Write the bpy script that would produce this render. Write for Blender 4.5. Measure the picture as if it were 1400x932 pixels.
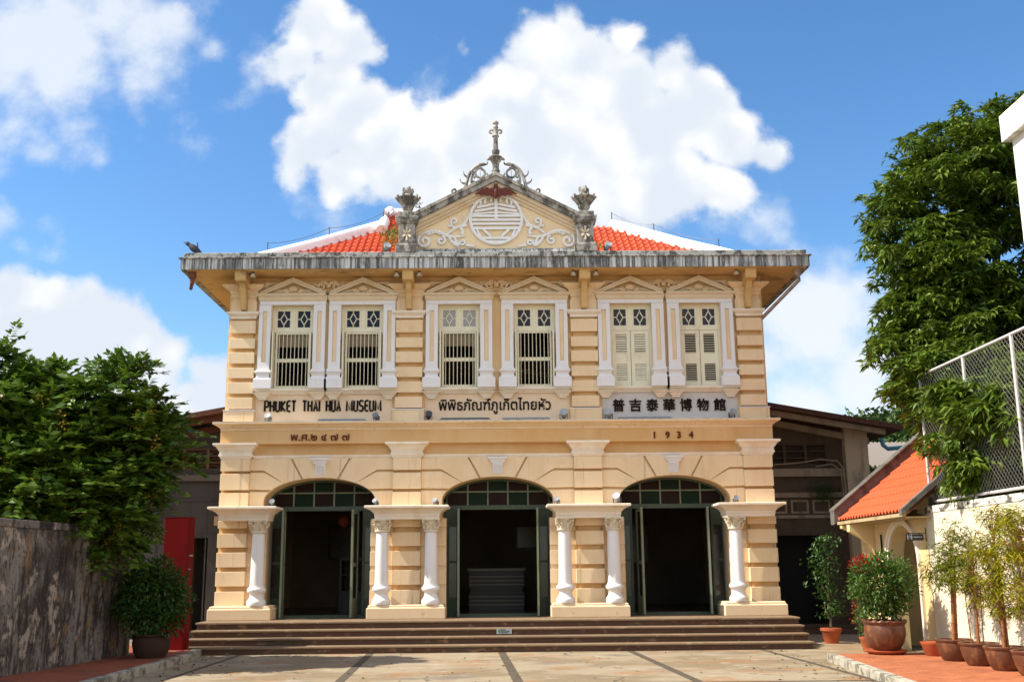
import bpy, bmesh, math, random
import numpy as np
from mathutils import Vector, Matrix
R = math.radians
random.seed(7); rng = np.random.default_rng(11)
scene = bpy.context.scene
col = scene.collection
for o in list(bpy.data.objects): bpy.data.objects.remove(o)

# ------------------------------------------------------------------ camera
YAW, PITCH, ROLL = R(0.729), R(12.113), R(-0.524)
cam = bpy.data.cameras.new('camera'); camo = bpy.data.objects.new('camera', cam); col.objects.link(camo)
cam.sensor_fit = 'HORIZONTAL'; cam.sensor_width = 36.0; cam.lens = 1450/1400*36
cam.clip_start = .1; cam.clip_end = 3000
fw = Vector((math.sin(YAW)*math.cos(PITCH), math.cos(YAW)*math.cos(PITCH), math.sin(PITCH)))
r0 = Vector((math.cos(YAW), -math.sin(YAW), 0)); u0 = r0.cross(fw)
rt = math.cos(ROLL)*r0 + math.sin(ROLL)*u0; up = -math.sin(ROLL)*r0 + math.cos(ROLL)*u0
M = Matrix((rt, up, -fw)).transposed().to_4x4(); M.translation = Vector((0, -24, 1.6))
camo.matrix_world = M
scene.camera = camo

# ------------------------------------------------------------------ sun, sky, exposure
SUN = Vector((.668, .092, -.735)).normalized()
sl = bpy.data.lights.new('sun', 'SUN'); sl.energy = 3.9; sl.angle = R(.53); sl.color = (1, .93, .80)
so = bpy.data.objects.new('sun', sl); col.objects.link(so)
so.rotation_euler = SUN.to_track_quat('-Z', 'Y').to_euler(); so.location = (-20, -10, 30)
scene.view_settings.view_transform = 'Standard'; scene.view_settings.look = 'None'
scene.view_settings.exposure = 1.16; scene.view_settings.gamma = 1
scene.view_settings.use_curve_mapping = False
scene.cycles.max_bounces = 8; scene.cycles.diffuse_bounces = 4; scene.cycles.transparent_max_bounces = 6
scene.cycles.use_denoising = True

W = bpy.data.worlds.new('World'); scene.world = W; W.use_nodes = True
nt = W.node_tree; nt.nodes.clear(); L = nt.links.new
def N(t, **k):
    n = nt.nodes.new(t)
    for a, b in k.items(): setattr(n, a, b)
    return n
def val(sock, v):
    if hasattr(v, 'is_linked') or isinstance(v, bpy.types.NodeSocket): L(v, sock)
    else: sock.default_value = v
def mth(op, a, b=0.0, c=None, clamp=False):
    n = N('ShaderNodeMath', operation=op, use_clamp=clamp); val(n.inputs[0], a); val(n.inputs[1], b)
    if c is not None: val(n.inputs[2], c)
    return n.outputs[0]
def mapr(x, a, b, c=0.0, d=1.0, smooth=True):
    n = N('ShaderNodeMapRange'); n.interpolation_type = 'SMOOTHSTEP' if smooth else 'LINEAR'
    val(n.inputs[0], x)
    for i, v in enumerate((a, b, c, d)): val(n.inputs[i+1], v)
    return n.outputs[0]
def mixc(f, a, b):
    n = N('ShaderNodeMix', data_type='RGBA'); val(n.inputs[0], f); val(n.inputs[6], a); val(n.inputs[7], b); return n.outputs[2]
def noise(vec, sc, det=5, rough=.55, dist=0.0):
    n = N('ShaderNodeTexNoise'); L(vec, n.inputs['Vector']); n.inputs['Scale'].default_value = sc
    n.inputs['Detail'].default_value = det; n.inputs['Roughness'].default_value = rough; n.inputs['Distortion'].default_value = dist
    return n
sky = N('ShaderNodeTexSky', sky_type='NISHITA', sun_disc=False)
sky.sun_elevation = math.asin(-SUN.z); sky.sun_rotation = math.atan2(-SUN.x, -SUN.y)
sky.altitude = 300; sky.air_density = 1.0; sky.dust_density = .35; sky.ozone_density = 2.5
geo = N('ShaderNodeTexCoord')
sep = N('ShaderNodeSeparateXYZ'); L(geo.outputs['Generated'], sep.inputs[0])
yy = mth('MAXIMUM', sep.outputs[1], .02)
P = N('ShaderNodeCombineXYZ'); L(mth('DIVIDE', sep.outputs[0], yy), P.inputs[0]); L(mth('DIVIDE', sep.outputs[2], yy), P.inputs[1])
P = P.outputs[0]
sepP = mth('DIVIDE', sep.outputs[2], yy)
front = mapr(sep.outputs[1], .05, .35)
warpn = noise(P, 9.0, 4, .6); wv = N('ShaderNodeVectorMath', operation='SUBTRACT'); L(warpn.outputs['Color'], wv.inputs[0]); wv.inputs[1].default_value = (.5, .5, .5)
def warped(amt):
    s = N('ShaderNodeVectorMath', operation='SCALE'); L(wv.outputs[0], s.inputs[0]); s.inputs['Scale'].default_value = amt
    a = N('ShaderNodeVectorMath', operation='ADD'); L(P, a.inputs[0]); L(s.outputs[0], a.inputs[1]); return a.outputs[0]
def blobs(lst, vec, R0=.036):
    acc = None
    for x, y, r in lst:
        d = N('ShaderNodeVectorMath', operation='DISTANCE'); L(vec, d.inputs[0]); d.inputs[1].default_value = (x, y, 0)
        f = mth('MULTIPLY_ADD', d.outputs['Value'], -1.0/R0, r/R0)
        acc = f if acc is None else mth('SMOOTH_MAX', acc, f, .25)
    return acc
CUMULUS = [(-0.1874,0.5515,0.0428),(-0.2084,0.5067,0.0317),(-0.1568,0.5268,0.04),(-0.1668,0.4824,0.0455),(-0.1438,0.4465,0.0552),(-0.1799,0.4231,0.0428),(-0.1176,0.4228,0.0552),(-0.1976,0.4037,0.029),(-0.088,0.3993,0.0586),(0.0473,0.5442,0.0303),(0.0723,0.5466,0.029),(0.028,0.5641,0.0103),(0.049,0.5058,0.0483),(0.0076,0.4778,0.0414),(-0.0184,0.4539,0.0379),(-0.0295,0.5142,0.0117),(0.0902,0.5057,0.0483),(0.1268,0.5276,0.0248),(0.1345,0.4853,0.0483),(0.1798,0.4973,0.0345),(0.2084,0.469,0.0379),(0.1962,0.4451,0.0483),(0.2358,0.4213,0.04),(0.2647,0.4094,0.0303),(0.1474,0.4295,0.0621),(0.0888,0.4456,0.069),(0.0294,0.43,0.069),(-0.0295,0.4146,0.0621),(-0.066,0.3837,0.0483),(0.0142,0.3756,0.0586),(0.0873,0.383,0.069),(0.1602,0.3749,0.0621),(0.2221,0.3707,0.0379),(-0.1498,0.3903,0.0379),(-0.472,0.262,0.0428),(-0.4378,0.2327,0.0552),(-0.4042,0.2507,0.0331),(-0.3665,0.2143,0.0552),(-0.3275,0.2054,0.0359),(-0.4795,0.2294,0.0483),(-0.2738,0.1815,0.0303),(-0.2659,0.1603,0.0379),(-0.2895,0.15,0.0345),(-0.3944,0.2145,0.0655),(-0.4427,0.2076,0.0655),(-0.3367,0.1855,0.0483)]
THIN = [(-0.312,0.4315,0.0207),(-0.2919,0.4251,0.0152),(-0.4631,0.536,0.1103),(-0.3732,0.5276,0.0759),(-0.3966,0.5439,0.0759),(-0.3411,0.552,0.0483),(-0.357,0.5072,0.0414),(-0.4308,0.5035,0.0552),(-0.4777,0.4479,0.0414),(-0.4188,0.4437,0.031),(-0.4551,0.44,0.031),(-0.3988,0.4202,0.0241),(-0.4796,0.3476,0.0221),(-0.4591,0.3174,0.0241),(-0.488,0.4012,0.0241),(-0.1594,0.3383,0.0276),(-0.1815,0.3536,0.0207),(-0.2307,0.5068,0.0241),(-0.2367,0.4707,0.0172),(-0.0593,0.486,0.0172),(-0.0629,0.47,0.0172),(-0.2949,0.5273,0.0138),(-0.2837,0.4511,0.0124),(0.2604,0.3361,0.0345),(0.2172,0.3439,0.0414),(-0.3566,0.4435,0.0138)]
HAZY = [(0.2975,0.2389,0.0828),(0.3564,0.2606,0.0552),(0.3108,0.2243,0.0897),(0.3969,0.231,0.0759),(0.3695,0.2458,0.0552),(0.3425,0.1737,0.0828),(0.2663,0.1956,0.0552),(0.4021,0.2092,0.0621),(0.2913,0.1457,0.069),(0.437,0.2017,0.0621),(0.4946,0.2085,0.0621),(-0.0874,0.3455,0.0414),(-0.0223,0.3528,0.0552),(0.05,0.3372,0.0552),(0.1297,0.3368,0.0483)]
fine = noise(P, 17.0, 10, .66)
vor = N('ShaderNodeTexVoronoi', feature='SMOOTH_F1'); L(warped(.035), vor.inputs['Vector']); vor.inputs['Scale'].default_value = 21.0; vor.inputs['Smoothness'].default_value = .55; vor.inputs['Detail'].default_value = 1.0; vor.inputs['Roughness'].default_value = .45
bil = mth('SUBTRACT', .66, vor.outputs['Distance'])
fn = mth('ADD', mth('MULTIPLY', mth('SUBTRACT', fine.outputs['Fac'], .5), 2.0), mth('MULTIPLY', bil, 1.0))
cum = mth('ADD', blobs(CUMULUS, warped(.030), .021), fn)
mc = mapr(cum, -.15, .72)
thin = mth('ADD', blobs(THIN, warped(.07), .06), mth('MULTIPLY', fn, 1.0))
mt = mth('MULTIPLY', mapr(thin, -.2, 1.2), .92)
haze = mth('ADD', blobs(HAZY, warped(.05), .06), mth('MULTIPLY', fn, .6))
mh = mth('MULTIPLY', mapr(haze, .0, 1.1), .88)
# added bright clouds, unseen behind the camera and overhead, that fill the shaded facade
genc = noise(geo.outputs['Generated'], 2.6, 6, .6)
fill_clouds = mth('MULTIPLY', mapr(genc.outputs['Fac'], .45, .61), mth('SUBTRACT', 1.0, front))
shade = noise(P, 7.0, 4, .5)
shade2 = noise(P, 17.0, 5, .6)
low = mapr(sepP, .36, .16, 0.0, .08)
shf = mapr(mth('ADD', mth('ADD', mth('MULTIPLY', shade.outputs['Fac'], .75), mth('ADD', mth('MULTIPLY', shade2.outputs['Fac'], .25), mth('MULTIPLY', bil, -.42))), mth('ADD', low, mth('MULTIPLY', mapr(cum, .8, 3.6), .16))), .30, .70)
CB = 1.0
ccol = mixc(shf, (5.7, 5.65, 5.55, 1), (4.0, 4.35, 4.85, 1))
hs = N('ShaderNodeHueSaturation'); hs.inputs['Saturation'].default_value = 1.22; hs.inputs['Value'].default_value = 1.05; L(sky.outputs[0], hs.inputs['Color'])
c0 = hs.outputs[0]
c1 = mixc(mth('MULTIPLY', mth('MULTIPLY', mt, front), .95), c0, (4.5, 4.8, 5.2, 1))
c1 = mixc(mth('MULTIPLY', mh, front), c1, (4.9, 5.05, 5.2, 1))
c1 = mixc(mth('MULTIPLY', mc, front), c1, ccol)
c1 = mixc(mth('MULTIPLY', fill_clouds, .9), c1, (10.6, 10.3, 9.9, 1))
bg = N('ShaderNodeBackground'); bg.inputs['Strength'].default_value = .088; L(c1, bg.inputs['Color'])
wo = N('ShaderNodeOutputWorld'); L(bg.outputs[0], wo.inputs['Surface'])

# ------------------------------------------------------------------ materials
MATS = {}
def mat(name, base, rough=.8, layers=(), bump=None, spec=.3, island=None, trans=0.0, metal=0.0):
    """layers: (scale xyz, lo, hi, colour, amount, detail); bump: (scale, strength, distance)"""
    global nt, L
    m = bpy.data.materials.new(name); m.use_nodes = True
    nt = m.node_tree; L = nt.links.new; nt.nodes.clear()
    out = N('ShaderNodeOutputMaterial'); b = N('ShaderNodeBsdfPrincipled')
    b.inputs['Roughness'].default_value = rough; b.inputs['Metallic'].default_value = metal
    b.inputs['Specular IOR Level'].default_value = spec
    c = N('ShaderNodeRGB'); c.outputs[0].default_value = (*base, 1); c = c.outputs[0]
    g = N('ShaderNodeNewGeometry')
    if island:
        rmp = N('ShaderNodeValToRGB'); L(g.outputs['Random Per Island'], rmp.inputs[0])
        e = rmp.color_ramp.elements
        while len(e) < len(island): e.new(.5)
        for i, cc in enumerate(island): e[i].position = i/(len(island)-1); e[i].color = (*cc, 1)
        c = rmp.outputs[0]
    for sc, lo, hi, cc, amt, *de in layers:
        mp = N('ShaderNodeMapping'); mp.inputs['Scale'].default_value = sc; L(g.outputs['Position'], mp.inputs[0])
        nz = noise(mp.outputs[0], 1.0, de[0] if de else 5, .6)
        c = mixc(mth('MULTIPLY', mapr(nz.outputs['Fac'], lo, hi), amt), c, (*cc, 1))
    L(c, b.inputs['Base Color'])
    if bump:
        nz = noise(g.outputs['Position'], bump[0], 6, .65)
        bp = N('ShaderNodeBump'); bp.inputs['Strength'].default_value = bump[1]; bp.inputs['Distance'].default_value = bump[2] if len(bump) > 2 else .02
        L(nz.outputs['Fac'], bp.inputs['Height']); L(bp.outputs[0], b.inputs['Normal'])
    if trans:
        tr = N('ShaderNodeBsdfTranslucent'); L(c, tr.inputs[0]); ms = N('ShaderNodeMixShader'); ms.inputs[0].default_value = trans
        L(b.outputs[0], ms.inputs[1]); L(tr.outputs[0], ms.inputs[2]); L(ms.outputs[0], out.inputs[0])
    else: L(b.outputs[0], out.inputs[0])
    MATS[name] = m; return m

CR = (.78, .59, .37)
cream = mat('cream_plaster', CR, .85, [((.7, .7, .5), .42, .68, (.64, .42, .21), .45), ((5, 5, 1.2), .55, .75, (.50, .33, .17), .30), ((14, 14, 14), .60, .78, (.78, .60, .38), .35), ((13, 13, .45), .58, .70, (.36, .26, .17), .48), ((1.7, 1.7, 1.7), .60, .66, (.70, .50, .32), .5), ((2.3, 2.3, 2.3), .60, .70, (.80, .62, .42), .4)], (30, .12, .01))
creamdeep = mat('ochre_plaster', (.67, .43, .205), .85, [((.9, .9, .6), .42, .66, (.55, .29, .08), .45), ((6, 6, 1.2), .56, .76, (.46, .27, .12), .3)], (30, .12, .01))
white = mat('white_paint', (.735, .705, .69), .7, [((2.5, 2.5, .8), .48, .72, (.66, .58, .47), .45), ((9, 9, 2.2), .60, .78, (.42, .35, .27), .28)], (40, .08, .008))
trim = mat('pale_trim', (.78, .68, .55), .75, [((2.5, 2.5, .9), .45, .7, (.66, .47, .28), .5), ((9, 9, 2), .6, .8, (.38, .30, .22), .3)], (40, .08, .008))
panelgrey = mat('grey_panel', (.56, .53, .50), .85, [((3, 3, 2), .45, .7, (.48, .42, .37), .5)], (30, .1, .01))
plinthm = mat('plinth_plaster', (.70, .53, .34), .85, [((1.5, 1.5, 1.5), .45, .7, (.62, .43, .25), .5), ((7, 7, 4), .62, .74, (.30, .19, .10), .55)], (25, .2, .01))
eavem = mat('streaked_concrete', (.58, .57, .55), .9, [((21, 21, .3), .42, .60, (.055, .055, .055), .88), ((3, 3, .4), .48, .62, (.06, .06, .06), .75), ((2.2, 2.2, 1), .52, .66, (.07, .07, .065), .75), ((30, 30, 6), .5, .7, (.75, .73, .70), .35)], (25, .3, .015))
eavetop = mat('mouldy_concrete', (.34, .33, .30), .95, [((6, 6, 4), .46, .6, (.045, .045, .04), .9), ((25, 25, 14), .56, .7, (.62, .6, .55), .6)], (30, .4, .015))
stonem = mat('weathered_stone', (.36, .33, .29), .95, [((5, 5, 3.2), .43, .57, (.07, .065, .055), .85), ((22, 22, 12), .55, .7, (.60, .56, .5), .5)], (40, .4, .012))
soffit = mat('soffit_paint', (.60, .39, .16), .85, [((1.2, 1.2, 1.2), .46, .66, (.42, .26, .11), .7), ((2.6, 2.6, 2.6), .56, .70, (.17, .12, .07), .55)], (20, .1))
winm = mat('window_cream_paint', (.74, .68, .50), .6, [((7, 7, 3), .52, .72, (.52, .45, .26), .4), ((30, 30, 9), .63, .75, (.28, .24, .15), .4)])
glassm = mat('dark_pane', (.012, .013, .02), .25, spec=.25)
palep = mat('pale_pane', (.30, .29, .26), .2, spec=.5)
blindm = mat('roller_blind', (.22, .17, .10), .8)
doorm = mat('green_door_paint', (.055, .075, .045), .5, [((8, 8, 2), .5, .7, (.10, .11, .07), .5)])
dooredge = mat('worn_door_edge', (.17, .19, .12), .5, [((8, 8, 3), .5, .68, (.10, .10, .06), .7)])
glgreen = mat('green_stained_glass', (.006, .017, .007), .5, spec=.1)
glbrown = mat('brown_stained_glass', (.018, .007, .004), .5, spec=.1)
glside = mat('door_glass', (.02, .022, .02), .1, [((2, 2, 1.2), .5, .6, (.07, .06, .045), .6)], spec=.5)
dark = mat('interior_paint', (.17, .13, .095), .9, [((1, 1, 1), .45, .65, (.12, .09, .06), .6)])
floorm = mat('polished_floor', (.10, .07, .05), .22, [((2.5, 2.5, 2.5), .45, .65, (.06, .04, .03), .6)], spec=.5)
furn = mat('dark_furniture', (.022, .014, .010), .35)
tilem = mat('red_roof_tile', (.55, .070, .020), .7, [((1.1, 1.1, 1.1), .55, .70, (.22, .05, .025), .55), ((3, 3, 3), .45, .65, (.42, .05, .02), .6), ((18, 18, 18), .58, .72, (.20, .05, .03), .55), ((9, 9, 9), .6, .75, (.72, .19, .07), .5)], (40, .2, .008))
tileo = mat('orange_roof_tile', (.56, .085, .024), .7, [((1.3, 1.3, 1.3), .52, .70, (.36, .06, .02), .6), ((6, 1.2, 6), .58, .70, (.24, .09, .05), .5), ((2.5, 2.5, 2.5), .45, .65, (.52, .08, .022), .6), ((16, 16, 16), .6, .74, (.26, .06, .03), .4)], (40, .2, .008))
whitelime = mat('limewashed_ridge', (.82, .80, .78), .8, [((4, 4, 2), .52, .7, (.62, .56, .55), .4)], (20, .15))
stepm = mat('red_step_coating', (.085, .040, .024), .75, [((1.2, 5, 5), .44, .62, (.075, .04, .022), .8), ((5, 9, 9), .55, .7, (.30, .17, .09), .6), ((.6, 3, 3), .55, .68, (.05, .05, .03), .7)], (25, .3, .01))
stept = mat('worn_step_tread', (.20, .135, .08), .8, [((1.2, 5, 5), .46, .64, (.17, .10, .055), .7), ((5, 9, 9), .56, .7, (.36, .29, .19), .6)], (25, .3, .01))
maroon = mat('maroon_paint', (.13, .022, .012), .5, [((20, 20, 20), .5, .7, (.08, .014, .01), .5)])
black = mat('black_lettering', (.018, .014, .012), .9, spec=.05)
brownlet = mat('brown_lettering', (.13, .028, .012), .8, spec=.1)
greym = mat('grey_lamp_metal', (.16, .18, .21), .6, [((30, 30, 30), .5, .7, (.25, .27, .30), .5)], spec=.5)
darkm = mat('dark_lamp_metal', (.045, .05, .06), .4, spec=.5)
lampw = mat('white_lamp_enamel', (.32, .33, .35), .6, spec=.5)
rustm = mat('rusty_iron', (.16, .06, .035), .8, [((14, 14, 14), .45, .65, (.07, .035, .025), .7)])
pipem = mat('weathered_pipe', (.34, .26, .22), .7, [((3, 3, 12), .45, .65, (.14, .08, .06), .7)])

# ------------------------------------------------------------------ mesh helpers
class MB:
    def __init__(s): s.v = []; s.f = []
    def add(s, vs, fs):
        o = len(s.v); s.v += [tuple(v) for v in vs]; s.f += [tuple(i+o for i in f) for f in fs]; return s
    def box(s, x0, x1, y0, y1, z0, z1):
        return s.add([(x0,y0,z0),(x1,y0,z0),(x1,y1,z0),(x0,y1,z0),(x0,y0,z1),(x1,y0,z1),(x1,y1,z1),(x0,y1,z1)],
            [(0,3,2,1),(4,5,6,7),(0,1,5,4),(1,2,6,5),(2,3,7,6),(3,0,4,7)])
    def quad(s, a, b, c, d): return s.add([a,b,c,d], [(0,1,2,3)])
    def prism(s, poly, y0, y1):        # polygon in x,z pushed along y
        n = len(poly)
        return s.add([(x,y0,z) for x,z in poly]+[(x,y1,z) for x,z in poly],
            [tuple(range(n)), tuple(range(2*n-1,n-1,-1))]+[(i,i+n,(i+1)%n+n,(i+1)%n) for i in range(n)])
    def prismx(s, poly, x0, x1):       # polygon in y,z pushed along x
        n = len(poly)
        return s.add([(x0,y,z) for y,z in poly]+[(x1,y,z) for y,z in poly],
            [tuple(range(n)), tuple(range(2*n-1,n-1,-1))]+[(i,i+n,(i+1)%n+n,(i+1)%n) for i in range(n)])
    def flare(s, x0, x1, yf, yb, prof): # moulding that returns round both ends; prof = (projection, z)
        vs = []
        for p, z in prof: vs += [(x0-p,yb,z),(x0-p,yf-p,z),(x1+p,yf-p,z),(x1+p,yb,z)]
        fs = [(0,1,2,3)]; n = len(prof)
        for i in range(n-1):
            for k in range(4): fs.append((4*i+k, 4*i+4+k, 4*i+4+(k+1)%4, 4*i+(k+1)%4))
        m = 4*(n-1); fs.append((m+3,m+2,m+1,m)); return s.add(vs, fs)
    def mould(s, x0, x1, prof):        # straight moulding along x; prof = (y, z) closed
        return s.prismx(prof, x0, x1)
    def lathe(s, cx, cy, prof, n=20, sx=1.0, sy=1.0):
        vs = []; fs = []
        for r, z in prof:
            for k in range(n): a = 2*math.pi*k/n; vs.append((cx+r*sx*math.cos(a), cy+r*sy*math.sin(a), z))
        for i in range(len(prof)-1):
            for k in range(n): fs.append((i*n+k, i*n+(k+1)%n, (i+1)*n+(k+1)%n, (i+1)*n+k))
        fs.append(tuple(range(n-1,-1,-1))); fs.append(tuple((len(prof)-1)*n+k for k in range(n))); return s.add(vs, fs)
    def tube(s, pts, r, n=6, flat=1.0, taper=None):
        pts = [Vector(p) for p in pts]; vs = []; fs = []; m = len(pts)
        for i, p in enumerate(pts):
            t = (pts[min(i+1,m-1)]-pts[max(i-1,0)]).normalized()
            a = Vector((0,1,0)) if abs(t.y) < .8 else Vector((0,0,1))
            b = t.cross(a).normalized(); a = b.cross(t).normalized()
            rr = r if taper is None else r*(taper[0]+(taper[1]-taper[0])*i/max(m-1,1))
            for k in range(n):
                q = 2*math.pi*(k+.5)/n; vs.append(p+b*(rr*math.cos(q))+a*(rr*math.sin(q)*flat))
        for i in range(m-1):
            for k in range(n): fs.append((i*n+k, i*n+(k+1)%n, (i+1)*n+(k+1)%n, (i+1)*n+k))
        fs.append(tuple(range(n-1,-1,-1))); fs.append(tuple((m-1)*n+k for k in range(n))); return s.add(vs, fs)
    def build(s, name, m, parent=None, bevel=0.0, smooth=None):
        me = bpy.data.meshes.new(name); me.from_pydata(s.v, [], s.f); me.materials.append(m)
        bm = bmesh.new(); bm.from_mesh(me); bmesh.ops.recalc_face_normals(bm, faces=bm.faces); bm.to_mesh(me); bm.free()
        if smooth is not None:
            me.polygons.foreach_set('use_smooth', [True]*len(me.polygons)); me.set_sharp_from_angle(angle=R(smooth))
        o = bpy.data.objects.new(name, me); col.objects.link(o)
        if parent is not None: o.parent = parent
        if bevel:
            b = o.modifiers.new('bevel', 'BEVEL'); b.width = bevel; b.segments = 2; b.limit_method = 'ANGLE'; b.angle_limit = R(40)
            b.harden_normals = False
        return o
def tag(o, label, cat, group=None):
    o['label'] = label; o['category'] = cat
    if group: o['group'] = group
    return o
def thing(name, label, cat, loc=(0,0,0), group=None, rotz=0):
    o = bpy.data.objects.new(name, None); col.objects.link(o); o.location = loc; o.rotation_euler = (0,0,rotz); o.empty_display_size = .2
    return tag(o, label, cat, group)
def structure(o): o['kind'] = 'structure'; return o
def dup(root, loc, label, rotz=None):
    r = root.copy(); col.objects.link(r); r.location = loc; r['label'] = label
    if rotz is not None: r.rotation_euler = (0,0,rotz)
    for ch in list(root.children):
        c = ch.copy(); col.objects.link(c); c.parent = r
        for g in ch.children: d = g.copy(); col.objects.link(d); d.parent = c
    return r
def spiral(cx, cz, r0, r1, a0, a1, n=18):
    return [(cx+(r0+(r1-r0)*i/n)*math.cos(R(a0+(a1-a0)*i/n)), cz+(r0+(r1-r0)*i/n)*math.sin(R(a0+(a1-a0)*i/n))) for i in range(n+1)]
def at(pts, y): return [(x, y, z) for x, z in pts]
def bez(p0, p1, p2, n=10):
    return [((1-t)**2*p0[0]+2*t*(1-t)*p1[0]+t*t*p2[0], (1-t)**2*p0[1]+2*t*(1-t)*p1[1]+t*t*p2[1]) for t in [i/n for i in range(n+1)]]
def grid_wall(mb, x0, x1, z0, z1, holes, y0, y1):
    xs = sorted({x0, x1, *[h[0] for h in holes], *[h[1] for h in holes]}); zs = sorted({z0, z1, *[h[2] for h in holes], *[h[3] for h in holes]})
    for a, b in zip(xs, xs[1:]):
        for c, d in zip(zs, zs[1:]):
            if any(h[0]-1e-6 <= a and b <= h[1]+1e-6 and h[2]-1e-6 <= c and d <= h[3]+1e-6 for h in holes): continue
            for y in (y0, y1): mb.quad((a,y,c),(b,y,c),(b,y,d),(a,y,d))
    for a, b, c, d in [*holes, (x0, x1, z0, z1)]:
        mb.quad((a,y0,c),(a,y1,c),(a,y1,d),(a,y0,d)); mb.quad((b,y0,c),(b,y1,c),(b,y1,d),(b,y0,d))
        mb.quad((a,y0,c),(b,y0,c),(b,y1,c),(a,y1,c)); mb.quad((a,y0,d),(b,y0,d),(b,y1,d),(a,y1,d))

# ------------------------------------------------------------------ ground
ZP = .575   # platform height
groundm = mat('courtyard_concrete', (.28, .225, .15), .9, [((.35, .5, 1), .44, .58, (.185, .135, .075), .85, 8), ((.8, 1.3, 1), .52, .62, (.27, .135, .055), .65, 8), ((2.4, 3, 1), .55, .68, (.38, .345, .29), .55), ((.5, .8, 1), .55, .68, (.13, .115, .10), .7), ((.16, 1.6, 1), .56, .66, (.19, .12, .07), .6), ((16, 16, 16), .5, .7, (.24, .20, .15), .35)], (14, .25, .01))
g = MB(); g.quad((-1500,-60,-.004),(1500,-60,-.004),(1500,1500,-.004),(-1500,1500,-.004))
structure(g.build('ground', mat('earth', (.16, .13, .09), .95, [((.3,.3,.3), .45, .6, (.07, .10, .04), .8)])))
def cracks(m, sc, w_, colr):
    global nt, L
    nt = m.node_tree; L = nt.links.new; bs = nt.nodes['Principled BSDF']; old = bs.inputs['Base Color'].links[0].from_socket
    g_ = N('ShaderNodeNewGeometry'); nz = noise(g_.outputs['Position'], 2.2, 6, .65); sc_ = N('ShaderNodeVectorMath', operation='SCALE'); L(nz.outputs['Color'], sc_.inputs[0]); sc_.inputs['Scale'].default_value = .55
    ad = N('ShaderNodeVectorMath', operation='ADD'); L(g_.outputs['Position'], ad.inputs[0]); L(sc_.outputs[0], ad.inputs[1])
    v = N('ShaderNodeTexVoronoi', feature='DISTANCE_TO_EDGE'); L(ad.outputs[0], v.inputs['Vector']); v.inputs['Scale'].default_value = sc
    msk = noise(g_.outputs['Position'], .9, 3, .5)
    f = mth('MULTIPLY', mapr(v.outputs['Distance'], w_, 0.0), mapr(msk.outputs['Fac'], .47, .56))
    L(mixc(f, old, (*colr, 1)), bs.inputs['Base Color'])
cracks(groundm, .42, .010, (.05,.04,.03))
g = MB(); g.box(-8.5, 9.5, -40, 2.9, -.3, 0)
structure(g.build('courtyard_paving', groundm))
g = MB()
for x0, x1, w in ((-2.56, -2.36, .07), (0.02, .26, .075), (2.55, 2.83, .07), (-5.1, -5.1, .04), (5.15, 5.35, .05)):
    g.quad((x0-w,-2.36,.004),(x0+w,-2.36,.004),(x1+w,-8.2,.004),(x1-w,-8.2,.004)); g.quad((x1-w,-8.3,.004),(x1+w,-8.3,.004),(x1+w+.3,-16,.004),(x1-w+.3,-16,.004))
g.quad((-5.7,-8.3,.004),(5.6,-8.3,.004),(5.6,-8.2,.004),(-5.7,-8.2,.004))
structure(g.build('paving_joint', mat('joint_grit', (.10, .075, .05), .95, [((9,9,9), .45, .6, (.05, .045, .035), .7)], (40,.5))))
brickm = mat('terracotta_paving', (.40, .125, .05), .8, [((2,2,2), .45, .65, (.28, .08, .033), .6), ((9,9,9), .6, .72, (.55, .28, .15), .5)], (30,.2))
def brick_pattern(m, a, b_, mortar):
    global nt, L
    nt = m.node_tree; L = nt.links.new; bs = nt.nodes['Principled BSDF']
    old = bs.inputs['Base Color'].links[0].from_socket
    g_ = N('ShaderNodeNewGeometry'); br = N('ShaderNodeTexBrick'); L(g_.outputs['Position'], br.inputs['Vector'])
    br.inputs['Scale'].default_value = 1.0; br.inputs['Brick Width'].default_value = .21; br.inputs['Row Height'].default_value = .105; br.inputs['Mortar Size'].default_value = .006
    br.inputs['Color1'].default_value = (*a, 1); br.inputs['Color2'].default_value = (*b_, 1); br.inputs['Mortar'].default_value = (*mortar, 1)
    mx = N('ShaderNodeMix', data_type='RGBA', blend_type='MULTIPLY'); mx.inputs[0].default_value = 1; L(old, mx.inputs[6]); L(br.outputs['Color'], mx.inputs[7]); L(mx.outputs[2], bs.inputs['Base Color'])
brick_pattern(brickm, (1,1,1), (.72,.66,.62), (.95,1.25,1.5))
def paving(name, poly, m):
    b = MB(); n = len(poly)
    b.add([(x,y,-.2) for x,y in poly]+[(x,y,.12) for x,y in poly], [tuple(range(n)), tuple(range(2*n-1,n-1,-1))]+[(i,i+n,(i+1)%n+n,(i+1)%n) for i in range(n)])
    return structure(b.build(name, m))
kerbm = mat('mossy_kerb_concrete', (.38, .34, .27), .95, [((5,5,5), .45, .6, (.09, .085, .06), .8), ((16,16,16), .58, .7, (.5,.46,.38), .5)], (30,.4))
def kerb(poly):   # a kerb of the same height runs along the courtyard side
    b = MB()
    for (x0,y0),(x1,y1) in zip(poly, poly[1:]):
        d = Vector((x1-x0, y1-y0, 0)).normalized(); n = Vector((-d.y, d.x, 0))*.17
        a = [(x0,y0),(x1,y1),(x1+n.x,y1+n.y),(x0+n.x,y0+n.y)]
        b.add([(x,y,-.1) for x,y in a]+[(x,y,.126) for x,y in a], [(0,3,2,1),(4,5,6,7),(0,1,5,4),(1,2,6,5),(2,3,7,6),(3,0,4,7)])
    return structure(b.build('kerb', kerbm, bevel=.015))
paving('pavement', [(5.78,-5.05),(7.6,-4.9),(7.7,-16),(4.7,-16)], brickm); kerb([(4.7,-16),(5.62,-5.05)][::-1])
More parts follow.
